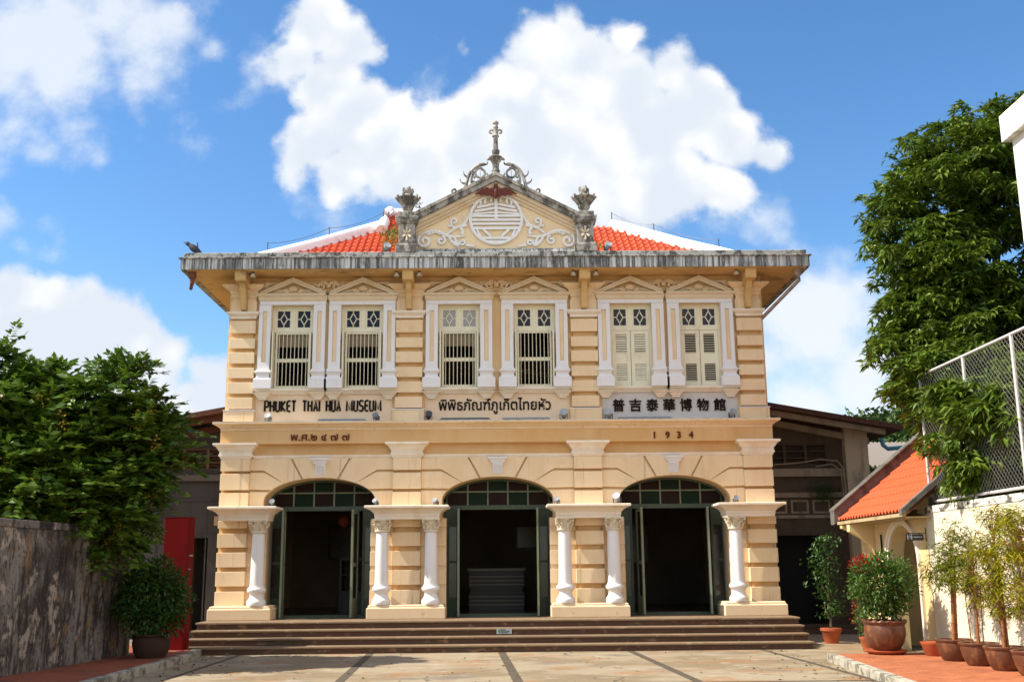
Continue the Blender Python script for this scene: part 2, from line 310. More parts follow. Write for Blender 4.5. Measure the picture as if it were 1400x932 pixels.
paving('pavement', [(-9,-16),(-5.9,-16),(-5.86,-3.4),(-6.15,-.9),(-9,-.9)], mat('dark_terracotta_paving', (.26, .07, .035), .85, [((1.5,1.5,1.5), .45, .65, (.15, .05, .03), .7), ((16,16,16), .56, .7, (.30, .2, .12), .6)], (30,.3)))
kerb([(-5.7,-16),(-5.7,-3.4),(-6.0,-1.5)])

# ------------------------------------------------------------------ the museum
XC = -.045
B = thing('museum_building', 'two storey cream stucco museum with three arched doorways, six windows and a stone gable', 'building', (XC,0,0))
A_, ZS, BB = 1.245, 3.11, .52
def arch_z(dx): return ZS + BB*math.sqrt(max(0, 1-(dx/A_)**2))
BAYS = (-3.98, 0.0, 3.965)
wallc = mat('warm_wall_plaster', (.72, .50, .26), .85, [((.7, .7, .5), .42, .68, (.60, .36, .15), .45), ((5, 5, 1.2), .55, .75, (.48, .30, .15), .30), ((12, 12, .5), .58, .74, (.36, .23, .12), .4)], (30, .12, .01))
# ground floor wall with its three arches
w = MB(); edges = [-6.1]
ZT = 4.72
for xc in BAYS:
    n = 28; pts = [(xc+A_*math.cos(math.pi*(1-i/n)), ZS+BB*math.sin(math.pi*i/n)) for i in range(n+1)]
    w.quad((edges[-1],0,ZP),(xc-A_,0,ZP),(xc-A_,0,ZT),(edges[-1],0,ZT))
    for (xa,za),(xb,zb) in zip(pts, pts[1:]):
        w.quad((xa,0,za),(xb,0,zb),(xb,0,ZT),(xa,0,ZT)); w.quad((xa,0,za),(xb,0,zb),(xb,.62,zb),(xa,.62,za))
    for sx in (-1, 1):
        w.quad((xc+sx*A_,0,ZP),(xc+sx*A_,0,ZS),(xc+sx*A_,.62,ZS),(xc+sx*A_,.62,ZP))
    edges.append(xc+A_)
w.quad((edges[-1],0,ZP),(6.1,0,ZP),(6.1,0,ZT),(edges[-1],0,ZT))
for sx in (-1, 1): w.box(sx*6.1-.1, sx*6.1+.1-.0, .002, 9.0, .0, 8.3)
w.box(-6, 6, 8.8, 9.0, 0, 8.3)
w.build('lower_wall', wallc, B)
# upper wall with six openings
WX = (-4.715, -3.105, -.87, .87, 3.105, 4.715)
w = MB(); grid_wall(w, -6.1, 6.1, ZT, 8.32, [(x-.485, x+.485, 5.655, 7.615) for x in WX], .0, .35)
w.build('upper_wall', wallc, B)
w = MB(); w.box(2.4, 5.5, -.012, .0, 4.87, 5.53); w.build('grey_sign_panel', panelgrey, B)
for xa, xb in ((-5.5,-2.4),(-1.65,1.65)): w = MB(); w.box(xa, xb, -.012, .0, 4.87, 5.53); w.build('sign_panel', mat('pale_sign_panel', (.74,.565,.39), .85, [((3,3,2), .48, .7, (.68,.49,.31), .5)], (30,.1,.01)) if 'pale_sign_panel' not in MATS else MATS['pale_sign_panel'], B)
# rusticated ground floor piers
LOWZ = ((.86,1.17),(1.28,1.593),(1.687,2.003),(2.113,2.415),(2.527,2.69))
SPZ = ((2.99,3.30),(3.367,3.726),(3.785,4.06))
def pier(x0, x1, inner):
    p = MB(); p.box(x0+.065, x1-.065, -.06, .0, .8, 4.1); p.build('shade_toned_pier_core', creamdeep, B); p = MB()  # deeper ochre than the blocks: partly wall colour, partly shade for the joints
    for a, b in LOWZ+SPZ: p.box(x0, x1, -.18, -.0, a, b)
    for a, b in LOWZ:
        for xa, xb in inner: p.box(xa, xb, -.06, .0, a, b)
    for xa, xb in inner: p.box(xa+(.02 if xa>x1 else 0), xb-(.02 if xb<x0 else 0), -.018, .6, ZP, 2.72)
    return p.build('rusticated_pier', cream, B, bevel=.008)
pier(-6.185, -5.545, [(-5.545,-5.13)]); pier(5.545, 6.185, [(5.135,5.545)])
pier(-2.345, -1.715, [(-2.83,-2.345),(-1.715,-1.15)]); pier(1.715, 2.345, [(1.15,1.715),(2.345,2.815)])
# plinths, caps, columns
for x0, x1 in ((-6.22,-4.87),(-2.83,-1.14),(1.14,2.83),(4.87,6.22)):
    p = MB(); p.flare(x0, x1, -.60, .3, [(0,ZP),(0,.80),(-.03,.815),(-.03,.845),(-.05,.87)]); p.build('pier_plinth', plinthm, B, bevel=.012)
    c = MB(); e = .19
    c.flare(x0+(e-.05), x1-(e-.05), -.52, .05, [(0,2.68),(0,2.74),(.012,2.745),(.012,2.80),(.03,2.815),(.06,2.85),(.12,2.89),(.18,2.915),(.21,2.922),(.21,2.968),(.19,2.975)])
    c.build('pier_cap', trim, B, bevel=.006)
def column(x):
    y = -.40
    s = MB(); s.lathe(x, y, [(.148,1.29),(.143,1.6),(.139,2.1),(.130,2.41)], 28); sh = s.build('column', white, B, smooth=60)
    b = MB(); b.lathe(x, y, [(.195,.868),(.205,.90),(.205,.95),(.195,.975),(.178,.99),(.155,1.03),(.140,1.07),(.140,1.10),(.160,1.14),(.192,1.165),(.202,1.20),(.198,1.225),(.174,1.25),(.160,1.27),(.158,1.292)], 28)
    b.build('column_base', white, sh, smooth=40)
    b = MB(); b.lathe(x, y, [(.139,2.405),(.165,2.415),(.170,2.435),(.165,2.452),(.140,2.462),(.138,2.5),(.15,2.56),(.175,2.63),(.19,2.655)], 20)
    b.box(x-.2, x+.2, y-.2, y+.2, 2.655, 2.683)
    for k in range(8):     # acanthus leaves and corner volutes
        a = 2*math.pi*(k+.5)/8; ca, sa = math.cos(a), math.sin(a)
        b.tube([(x+ca*r, y+sa*r, z) for r, z in ((.14,2.47),(.165,2.53),(.19,2.575),(.205,2.57),(.2,2.55))], .035, 6, taper=(1,.5))
    for k in range(4):
        a = math.pi*(k+.5)/2; ca, sa = math.cos(a), math.sin(a)
        b.tube([(x+ca*r, y+sa*r, z) for r, z in ((.16,2.55),(.2,2.62),(.235,2.645),(.255,2.625),(.24,2.6),(.222,2.612))], .026, 6)
    b.build('column_capital', plinthcap, sh, smooth=40)
plinthcap = mat('capital_stone', (.66, .57, .42), .8, [((20,20,20), .48, .64, (.34, .24, .13), .6)], (60,.2))
for x in (-5.225, -2.53, -1.46, 1.46, 2.53, 5.22): column(x)
# voussoir panels round each arch
def spandrel(xc, bay):
    p = MB(); xl = (-5.545, -1.715, 2.345)[bay]-xc; xr = (-2.345, 1.715, 5.545)[bay]-xc; y0, y1 = -.07, .004
    def arc(a, b, n=8): return [(xc+a+(b-a)*i/n, arch_z(a+(b-a)*i/n)) for i in range(n+1)]
    G = .022
    for s, xe in ((-1, xl), (1, xr)):
        o = []
        f = lambda d, z: (xc+s*d, z)
        E_ = abs(xe)
        rows = [
            [f(E_,3.0), f(E_,3.335)]+[f(1.135+.108*i/6, arch_z(1.135+.108*i/6)) for i in range(7)]+[f(1.247,3.0)],
            [f(E_,3.385), f(E_,3.755), f(1.25,3.755), f(.82,arch_z(.82)+.02)]+[f(.82+.255*i/6, arch_z(.82+.255*i/6)) for i in range(7)],
            [f(E_,3.805), f(E_,4.06), f(.655+G,4.06), f(.40+G,arch_z(.40+G))]+[f(.40+G+(.80-.40-G)*i/6, arch_z(.40+G+(.80-.40-G)*i/6)) for i in range(1,7)]+[f(1.27,3.805)],
        ]
        for r_ in rows: p.prism(r_ if s < 0 else r_[::-1], y0, y1)
    c = [(xc-.655+G,4.06)]+[(xc+.655-G,4.06)]+[(xc+(.40-G)-(.80-2*G)*i/10, arch_z((.40-G)-(.80-2*G)*i/10)) for i in range(11)]
    p.prism(c[::-1], y0, y1)
    p.build('arch_voussoirs', cream, B, bevel=.008)
    k = MB(); k.flare(xc-.15, xc+.15, -.15, 0, [(-.03,3.93),(0,3.94),(.02,3.99),(.055,4.03),(.055,4.062)])
    k.prismx([(-.02,3.70),(-.06,3.68),(-.085,3.72),(-.10,3.80),(-.14,3.90),(-.14,3.935),(0,3.935),(0,3.70)], xc-.115, xc+.115)
    for i in range(5): k.tube([(xc-.09+.045*i, -.07, 3.70),(xc-.09+.045*i, -.105, 3.80),(xc-.09+.045*i, -.145, 3.91)], .017, 6)
    k.build('keystone', white, B)
for i, xc in enumerate(BAYS): spandrel(xc, i)
# mouldings between the storeys
m = MB()
for xa, xb in ((-5.5,-2.38),(-1.68,1.68),(2.38,5.5)):
    m.mould(xa, xb, [(.0,4.062),(-.06,4.062),(-.06,4.085),(-.075,4.09),(-.09,4.115),(-.09,4.14),(.0,4.145)])
m.build('arch_moulding', trim, B)
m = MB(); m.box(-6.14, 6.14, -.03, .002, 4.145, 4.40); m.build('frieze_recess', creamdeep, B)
m = MB(); m.box(-6.22, 6.22, -.20, .002, 4.385, 4.685); m.build('frieze_band', creamdeep, B, bevel=.006)
for x0, x1 in ((-6.2,-5.53),(-2.36,-1.70),(1.70,2.36),(5.53,6.2)):
    m = MB(); m.flare(x0+.01, x1-.01, -.16, 0, [(0,4.06),(.02,4.065),(.02,4.10),(.05,4.115),(.05,4.16),(.035,4.165),(.035,4.22),(.06,4.25),(.09,4.30),(.12,4.335),(.14,4.34),(.165,4.36),(.165,4.402)])
    m.build('pier_capital', trim, B)
m = MB(); m.flare(-6.2, 6.2, -.2, 0, [(0,4.68),(.02,4.69),(.02,4.74),(.05,4.75),(.09,4.79),(.13,4.80),(.17,4.825),(.17,4.858),(.10,4.872)]); m.build('cornice', cream, B)
lw = mat('limewashed_ledge', (.74, .66, .54), .85, [((6,6,3), .48, .64, (.42,.32,.2), .7)], (30,.2))
m = MB(); m.flare(-6.2, 6.2, -.2, -.02, [(.172,4.861),(.172,4.873),(.10,4.879)]); m.build('cornice_ledge', lw, B)
# upper storey piers
UPZ = ((5.19,5.445),(5.54,5.797),(5.895,6.135),(6.235,6.492),(6.586,6.82),(6.94,7.235))
for x0, x1 in ((-6.135,-5.55),(-2.325,-1.705),(1.705,2.325),(5.55,6.135)):
    p = MB(); p.box(x0+.06, x1-.06, -.05, 0, 4.9, 7.3); p.build('shade_toned_pier_core', creamdeep, B); p = MB()  # ochre core again puts joint shade into the wall colour
    for a, b in UPZ: p.box(x0, x1, -.15, 0, a, b)
    p.box(x0+.02, x1-.02, -.10, 0, 7.44, 7.80); p.box(x0, x1, -.115, 0, 7.46, 7.70)
    p.build('rusticated_pier', cream, B, bevel=.008)
    p = MB(); p.flare(x0-.05, x1+.05, -.19, 0, [(0,4.872),(0,5.135),(-.012,5.137)]); p.build('pier_base', cream, B, bevel=.008)
    p = MB(); p.flare(x0-.05, x1+.05, -.19, 0, [(.012,5.138),(.012,5.158),(-.08,5.168)]); p.build('pier_base_top', white, B)
    p = MB(); p.flare(x0+.01, x1-.01, -.12, 0, [(0,7.28),(.02,7.30),(.02,7.345),(.05,7.36),(.07,7.385),(.09,7.40),(.09,7.445),(.07,7.452)]); p.build('pier_band', trim, B)
    p = MB(); p.flare(x0+.01, x1-.01, -.12, 0, [(0,7.78),(.015,7.80),(.015,7.87),(.03,7.88),(.05,7.93),(.09,7.96),(.11,7.97),(.18,8.03),(.195,8.035),(.195,8.06)]); p.build('pier_corbel', cream, B)
# windows
def frame_box(mb, x0, x1, z0, z1, t, y0, y1):
    mb.box(x0, x0+t, y0, y1, z0, z1); mb.box(x1-t, x1, y0, y1, z0, z1); mb.box(x0+t, x1-t, y0+.002, y1, z0, z0+t); mb.box(x0+t, x1-t, y0+.002, y1, z1-t, z1)
def window(x, kind):
    s = MB()
    for sx in (-1, 1):
        xa, xb = sorted((x+sx*.488, x+sx*.765)); c = (xa+xb)/2
        s.box(xa, xb, -.10, 0, 6.10, 7.615)
        s.box(xa, xb, -.14, -.10, 7.46, 7.605); s.box(xa, xb, -.14, -.10, 6.10, 6.26)
        for e in (xa, xb-.09): s.box(e, e+.09, -.14, -.10, 6.26, 7.46)
        s.flare(xa, xb, -.145, 0, [(.065,5.648),(.065,5.86),(.055,5.87),(.02,5.90),(.005,5.95),(.03,6.0),(.06,6.02),(.06,6.04),(.02,6.06),(.02,6.10),(0,6.102)])
    s.box(x-.765, x+.765, -.112, 0, 7.617, 7.70)
    wn = s.build('window', white, B)
    for sx in (-1, 1):
        xa, xb = sorted((x+sx*.488, x+sx*.765)); ps = MB(); ps.box(xa+.095, xb-.095, -.112, -.099, 6.27, 7.45); ps.build('pilaster_panel', cream, wn)
    s = MB()
    s.flare(x-.765, x+.765, -.115, 0, [(.0,7.70),(.01,7.71),(.03,7.76),(.03,7.80),(.06,7.815),(.075,7.835),(.075,7.872),(.05,7.876)])
    top, hw = 8.245, .80
    s.prism([(x-hw,7.876),(x-hw+.17,7.876),(x,8.14),(x+hw-.17,7.876),(x+hw,7.876),(x,top)], -.16, 0)
    s.prism([(x-hw+.02,7.90),(x-hw+.10,7.90),(x,8.20),(x+hw-.10,7.90),(x+hw-.02,7.90),(x,top+.012)], -.19, -.155)
    s.box(x-.62, x+.62, -.05, 0, 7.876, 8.0)
    s.build('window_pediment', pedm, wn)
    s = MB()     # shell and leaves in the pediment
    for k in range(7): a = R(30+20*k); s.tube([(x+.03*math.cos(a),-.07,7.93+.03*math.sin(a)),(x+.12*math.cos(a),-.11,7.935+.12*math.sin(a))], .020, 6)
    for sx in (-1, 1):
        s.tube(at([(x+sx*q[0], 7.90+q[1]) for q in bez((.08,.02),(.22,.10),(.40,.012))], -.075), .03, 6, taper=(1,.4))
        s.tube(at([(x+sx*q[0], 7.90+q[1]) for q in spiral(.17,.055,.055,.015,200,560,12)], -.085), .018, 6)
    s.build('pediment_shell', cream, wn, smooth=50)
    s = MB(); s.flare(x-.80, x+.80, -.11, 0, [(-.05,5.53),(-.05,5.555),(-.02,5.565),(-.0,5.60),(.035,5.605),(.035,5.648)])
    for sx in (-1, 1): s.flare(x+sx*.63-.09, x+sx*.63+.09, -.09, 0, [(0,5.405),(0,5.44),(.03,5.45),(.03,5.47),(.11,5.545),(.12,5.56)])
    s.build('window_sill', trim, wn)
    f = MB(); frame_box(f, x-.484, x+.484, 5.656, 7.614, .05, .05, .20)
    f.box(x-.434, x+.434, .06, .2, 7.0, 7.065); f.box(x-.035, x+.035, .055, .2, 7.065, 7.564)
    f.build('window_frame', winm, wn)
    for sx in (-1, 1):
        t = MB(); gl = MB()
        xa, xb = sorted((x+sx*.035, x+sx*.434)); frame_box(t, xa, xb, 7.065, 7.564, .055, .075, .13)
        a, b, c, d = xa+.055, xb-.055, 7.12, 7.509; mx, mz = (a+b)/2, (c+d)/2
        gl.box(a, b, .10, .11, c, d)
        dx, dz = .078, .14
        for p, q in (((mx,mz+dz),(mx+dx,mz)),((mx+dx,mz),(mx,mz-dz)),((mx,mz-dz),(mx-dx,mz)),((mx-dx,mz),(mx,mz+dz)),((mx,mz+dz),(mx,d)),((mx,mz-dz),(mx,c)),((mx+dx,mz),(b,mz)),((mx-dx,mz),(a,mz))):
            t.tube([(p[0],.092,p[1]),(q[0],.092,q[1])], .015, 4)
        t.build('diamond_sash', winm, wn); gl.build('window_pane', palep if kind == 'pale' else glassm, wn)
    if kind == 'shut' or kind == 'worn':
        for sx in (-1, 1):
            xa, xb = sorted((x+sx*.006, x+sx*.43)); l = MB()
            for z0, z1 in ((5.71,6.29),(6.37,6.995)): frame_box(l, xa, xb, z0, z1, .085, .07, .11)
            l.box(xa, xb, .072, .11, 6.29, 6.37)
            for z0, z1 in ((5.795,6.205),(6.455,6.91)):
                n = 8
                for k in range(n):
                    z = z0+(z1-z0)*(k+.5)/n; tl = R(30 if kind == 'shut' else 66+random.uniform(-9,9)); h = .030 if kind == 'shut' else .042
                    l.prismx([(.092-h*math.cos(tl)*.5, z-h*math.sin(tl)*.5),(.092+h*math.cos(tl)*.5, z+h*math.sin(tl)*.5),(.097+h*math.cos(tl)*.5, z+h*math.sin(tl)*.5),(.097-h*math.cos(tl)*.5, z-h*math.sin(tl)*.5-.006)], xa+.086, xb-.086)
            l.build('louvred_shutter', winm, wn)
        bk = MB(); bk.box(x-.43, x+.43, .13, .14, 5.71, 6.995); bk.build('slat_gap_shade', furn, wn)  # added dark sheet, stands in for the shade between the slats
    else:
        b = MB(); frame_box(b, x-.40, x+.40, 5.70, 6.995, .045, .055, .10); b.box(x-.36, x+.36, .06, .10, 6.295, 6.38)
        b.build('casement_frame', winm, wn)
        b = MB()
        for k in range(8):
            xx = x-.36+.72*(k+.5)/8; b.tube([(xx,.045,5.71),(xx,.045,6.99)], .009, 6)
        b.build('window_bars', winm, wn)
        for sx in (-1, 1):      # shutter leaf folded back into the reveal, standing a little proud of the wall
            l = MB(); xx = x+sx*.43; l.box(xx-.014, xx+.014, -.16, .05, 5.70, 6.98)
            for k in range(22): z = 5.8+.052*k; l.prismx([(-.15,z),(-.02,z),(-.02,z+.012),(-.15,z+.012)], xx-.022, xx+.022)
            l.build('folded_shutter', winm, wn)
        if kind in ('blind', 'pale'):
            l = MB(); l.box(x-.36, x+.36, .12, .126, 6.66, 6.98); l.build('roller_blind', blindm, wn)
pedm = mat('pediment_plaster', (.68, .55, .38), .8, [((3,3,2), .48, .7, (.58,.38,.18), .5)], (40,.1))
for x, k in zip(WX, ('blind','blind','pale','open','worn','shut')): window(x, k)

# doors and the dark hall behind them
YD = .55
def entrance(xc, lx, rx, la, ra):
    f = MB()
    for sx in (-1, 1):
        f.box(*sorted((xc+sx*1.245, xc+sx*1.15)), YD, YD+.08, ZP, 3.2)          # outer jambs
    f.box(xc-1.245, xc+1.245, YD-.02, YD+.10, 2.93, 3.03)                           # transom bar
    f.box(xc-1.245, xc+1.245, YD-.002, YD+.08, ZP-.02, ZP+.05)                      # threshold
    for sx in (-1, 1):   # glazed side panels
        xa, xb = sorted((xc+sx*1.15, xc+sx*.95))
        f.box(*sorted((xc+sx*.95, xc+sx*.90)), YD-.004, YD+.08, ZP+.05, 2.93); f.box(xa, xb, YD+.01, YD+.06, ZP+.05, .98); f.box(xa, xb, YD+.01, YD+.06, 2.55, 2.93)
        f.box(xa, xb, YD+.012, YD+.06, 1.74, 1.79)
    prev = None; n = 24
    for i in range(n+1):  # arched head
        a = math.pi*i/n; p = (xc+A_*math.cos(a), ZS+BB*math.sin(a)); q = (xc+(A_-.05)*math.cos(a), ZS+(BB-.05)*math.sin(a))
        if prev: f.prism([prev[0], p, q, prev[1]], YD, YD+.08)
        prev = (p, q)
    d = f.build('entrance_door', doorm, B)
    mu = MB(); pn = {0: MB(), 1: MB()}
    cuts = [-1.2, -.69, -.23, .23, .69, 1.2]
    for i in range(5):
        for r_, (z0, z1) in enumerate(((3.03,3.33),(3.345,3.7))):
            k = 8; xs = [cuts[i]+(cuts[i+1]-cuts[i])*j/k for j in range(k+1)]
            for xa, xb in zip(xs, xs[1:]):
                za, zb = min(z1, arch_z(xa)-.03), min(z1, arch_z(xb)-.03)
                if za > z0 or zb > z0: pn[(i+r_+1) % 2].prism([(xc+xa,z0),(xc+xb,z0),(xc+xb,max(zb,z0+.001)),(xc+xa,max(za,z0+.001))], YD+.03, YD+.045)
    for c_ in cuts[1:-1]: mu.box(xc+c_-.016, xc+c_+.016, YD+.005, YD+.07, 3.03, arch_z(c_)-.02)
    mu.box(xc-1.1, xc+1.1, YD+.008, YD+.07, 3.322, 3.352)
    mu.build('transom_bars', dooredge, d); pn[0].build('green_pane', glgreen, d); pn[1].build('brown_pane', glbrown, d)
    for sx in (-1, 1): s = MB(); s.box(*sorted((xc+sx*1.15, xc+sx*.95)), YD+.03, YD+.04, .98, 2.55); s.build('side_glass', glside, d)
    for sx, hx, ang in ((-1, lx, la), (1, rx, ra)):     # open leaves swung outwards
        l = MB(); wd = .62; h0, h1 = ZP+.02, 2.925
        frame_box(l, 0, wd, h0, h1, .09, -.022, .022); l.box(.09, wd-.09, -.018, .018, 1.68, 1.76); l.box(.09, wd-.09, -.014, .014, h0+.09, 1.0)
        o = l.build('door_leaf', dooredge, d); o.location = (xc+hx, YD-.01, 0); o.rotation_euler = (0, 0, ang)
        g_ = MB(); g_.box(.09, wd-.09, -.004, .004, 1.0, 1.68); g_.box(.09, wd-.09, -.004, .004, 1.76, h1-.09)
        g2 = g_.build('leaf_glass', glside, d); g2.location = o.location; g2.rotation_euler = o.rotation_euler
entrance(BAYS[0], -.86, .80, R(-84), R(-95)); entrance(BAYS[1], -.90, .90, R(-88), R(-92)); entrance(BAYS[2], -.80, .82, R(-86), R(-99))
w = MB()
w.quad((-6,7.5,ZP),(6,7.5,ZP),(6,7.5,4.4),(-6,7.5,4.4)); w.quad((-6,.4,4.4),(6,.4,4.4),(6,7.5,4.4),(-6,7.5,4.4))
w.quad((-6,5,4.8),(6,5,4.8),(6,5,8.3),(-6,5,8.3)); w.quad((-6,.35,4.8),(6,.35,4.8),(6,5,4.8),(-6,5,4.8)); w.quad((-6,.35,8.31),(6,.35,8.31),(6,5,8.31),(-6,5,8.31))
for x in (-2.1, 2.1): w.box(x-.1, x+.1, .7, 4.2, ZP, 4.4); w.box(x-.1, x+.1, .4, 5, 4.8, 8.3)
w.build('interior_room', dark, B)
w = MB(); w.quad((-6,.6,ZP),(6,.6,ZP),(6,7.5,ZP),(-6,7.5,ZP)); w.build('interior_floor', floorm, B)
t = thing('reception_desk', 'dark reception desk inside the middle doorway of the museum', 'desk', (-.1, 4.2, ZP))
for px, pz, pw, ph, l in ((.95,2.5,.5,.35,'dark framed picture on the back wall seen through the middle doorway'),(3.9,2.3,.45,.6,'tall dark framed picture on the back wall seen through the right doorway'),(-4.6,2.4,.4,.5,'dark framed picture on the back wall seen through the left doorway')):
    fp = thing('framed_picture', l, 'picture', (px,7.46,pz)); q = MB(); frame_box(q, -pw,pw,-ph,ph,.06,-.03,.02); q.build('picture_frame', furn, fp); q = MB(); q.box(-pw+.06,pw-.06,-.01,.01,-ph+.06,ph-.06); q.build('picture_sheet', floorm, fp)
b = MB()
for z_ in (.12,.22,.32,.62,.72,.82): b.box(-.72,.72,-.262,-.25,z_,z_+.03)
b.build('desk_moulding', MATS['polished_desk_top'] if 'polished_desk_top' in MATS else mat('polished_desk_top', (.16,.12,.08), .25), t)
b = MB(); b.box(-.75,.75,-.3,.3,.98,1.04); b.build('desk_top', mat('polished_desk_top', (.16,.12,.08), .25), t)
b = MB(); b.box(-.7,.7,-.25,.25,0,.44); b.box(-.66,.66,-.22,.22,.44,.55); b.box(-.7,.7,-.25,.25,.55,.98); b.build('desk_front', furn, t)
t = thing('display_cabinet', 'dark glazed display cabinet inside the left doorway of the museum', 'cabinet', (-3.4, 4.6, ZP))
b = MB(); frame_box(b, -.8,.8,0,1.35,.07,-.25,.25); b.box(-.73,.73,-.2,.25,.07,.5); b.box(-.73,.73,-.2,.25,.9,.93); b.box(-.03,.03,-.24,.2,.5,1.28); b.build('cabinet_frame', furn, t)
t = thing('red_lantern', 'small red lantern hanging inside the left doorway of the museum', 'lantern', (-3.75, 1.9, 2.78))
b = MB(); b.lathe(0,0,[(.05,-.16),(.10,-.13),(.14,-.05),(.14,.03),(.10,.10),(.05,.13)],14); b.build('lantern_shade', mat('red_paper', (.22,.04,.015), .8), t, smooth=60)
b = MB(); b.tube([(0,0,.13),(0,0,1.6)], .008, 5); b.build('cord', black, t)

# steps and platform
n_ = ((-1.40,ZP),(-1.70,.43),(-2.0,.287),(-2.34,.144))
s = MB(); tr = MB()
for i, (y, z) in enumerate(n_):
    zb = n_[i+1][1]-.02 if i < 3 else -.05
    s.box(-6.2, 6.22, y+.03, .2 if i == 0 else n_[i-1][0]+.06, zb, z-.045)
    tr.box(-6.23, 6.25, y, .2 if i == 0 else n_[i-1][0]+.025, z-.045, z)
s.box(-6.15, 6.15, .1, 8.8, -.05, ZP-.03)
s.build('step_riser', stepm, B, bevel=.008); tr.build('step_tread', stept, B, bevel=.014)

# eaves
for nm, m_, prof in (('eave_fascia', eavem, [(0,8.285),(0,8.52),(.045,8.535),(.05,8.555),(.02,8.56)]), ('eave_parapet', eavetop, [(-.05,8.555),(-.05,8.68),(-.07,8.69),(-.25,8.70)])):
    m = MB(); m.flare(-7.15, 7.15, -.80, 9.8, prof); m.build(nm, m_, B, bevel=.006)
s = MB(); s.box(-7.0, 7.0, -.72, 9.7, 8.268, 8.30); s.box(-7.1, 7.1, -.77, 9.75, 8.278, 8.30); s.build('eave_soffit', soffit, B)
for sx in (-1, 1): s = MB(); s.box(*sorted((sx*6.99, sx*7.13)), -.76, 9.7, 8.255, 8.29); s.build('eave_drip_edge', eavetop, B)
m = MB(); m.flare(-6.1, 6.1, .0, 8.9, [(.0,8.20),(.03,8.205),(.03,8.235),(.06,8.25),(.06,8.268)]); m.build('soffit_moulding', creamdeep, B)
for x in (-5.82, -2.02, 2.02, 5.82):
    k = MB()
    k.prismx([(0.02,8.27),(-.70,8.27),(-.70,8.19),(-.66,8.06),(-.40,8.03),(-.30,7.97),(.02,7.95)], x-.125, x+.125)
    k.prismx([(-.09,7.97),(-.50,8.05),(-.44,7.90),(-.36,7.80),(-.30,7.62),(-.27,7.47),(-.10,7.46)], x-.066, x+.066)
    k.build('eave_bracket', soffit, B, bevel=.008)
# foliage frieze under the eaves
m = MB()
def scroll_leaf(x, s, y=-.055):
    z = 8.06
    m.tube(at([(x+s*q[0], z+q[1]) for q in spiral(.16,0.0,.10,.02,150,-330,22)], y), 0.030, 6)
    m.tube(at([(x+s*q[0], z+q[1]) for q in bez((.03,-.02),(-.02,.12),(.18,.14))], y), 0.037, 6, taper=(1,.4))
    m.tube(at([(x+s*q[0], z+q[1]) for q in bez((.05,-.10),(.3,-.16),(.45,.05))], y), 0.034, 6, taper=(1,.4))
    for a in (20, 60, 100, 140): m.tube(at([(x+s*(.30+.02*math.cos(R(a))), z+.02*math.sin(R(a))),(x+s*(.33+.12*math.cos(R(a))), z+.10*math.sin(R(a)))], y), 0.034, 6, taper=(1,.3))
for c in (-3.91, 0, 3.91):
    for s in (-1, 1): scroll_leaf(c, s)
for c in (-5.45, -2.42, -1.62, 1.62, 2.42, 5.45):
    s = 1 if c in (-5.45, -1.62, 2.42) else -1
    m.tube(at([(c+s*q[0], 8.04+q[1]) for q in bez((.05,-.02),(.15,.16),(.42,.06))], -.055), 0.044, 6, taper=(1,.4))
    m.tube(at([(c+s*q[0], 8.06+q[1]) for q in spiral(.12,.04,.07,.015,0,400,14)], -.055), 0.027, 6)
    m.tube(at([(c+s*q[0], 8.04+q[1]) for q in bez((.2,-.02),(.3,.02),(.36,-.10))], -.055), 0.034, 6, taper=(1,.4))
m.build('foliage_frieze', cream, B, smooth=50)

# roof
HIPK = (-3.02, 2.45, 10.28)
def roof_z(y): t = (y+.6)/3.05; return max(8.33, 8.25+2.03*(max(t,0)**1.15))
NX, NR = 560, 13
xs = np.linspace(-6.6, 6.6, NX); V = []; F = []
for r_ in range(NR):
    ya, yb = -.5+2.95*r_/NR, -.5+2.95*(r_+1.12)/NR
    for k, (y, dz) in enumerate(((ya, -.012), (ya, .05), ((ya+yb)/2, .03), (yb, .006))):
        bump = np.maximum(0, np.cos((xs/.165)*2*np.pi))*.055 + np.abs(np.sin(xs/.165*np.pi))*0
        o = (np.where(dz < 0, 0, bump))
        for x, h in zip(xs, o): V.append((x, y, roof_z(y)+dz+h))
base_ = 0
for r_ in range(NR):
    for k in range(3):
        o = (r_*4+k)*NX
        for i in range(NX-1):
            ym = V[o+i][1]; lim = 6.9-(ym+.6)*1.27
            if abs(V[o+i][0]) < lim: F.append((o+i, o+i+1, o+NX+i+1, o+NX+i))
m = MB(); m.v = V; m.f = F
m.build('roof', tilem, B)
m = MB()    # plain side and back slopes
for s in (-1, 1): m.quad((s*6.95,-.5,8.34),(s*3.0,2.4,10.15),(s*3.0,6.5,10.2),(s*6.95,9.5,8.45))
m.quad((-6.95,9.5,8.45),(6.95,9.5,8.45),(3.0,6.5,10.2),(-3.0,6.5,10.2)); m.quad((-3,2.4,10.2),(3,2.4,10.2),(3,6.5,10.2),(-3,6.5,10.2))
m.build('rear_roof', tilem, B)
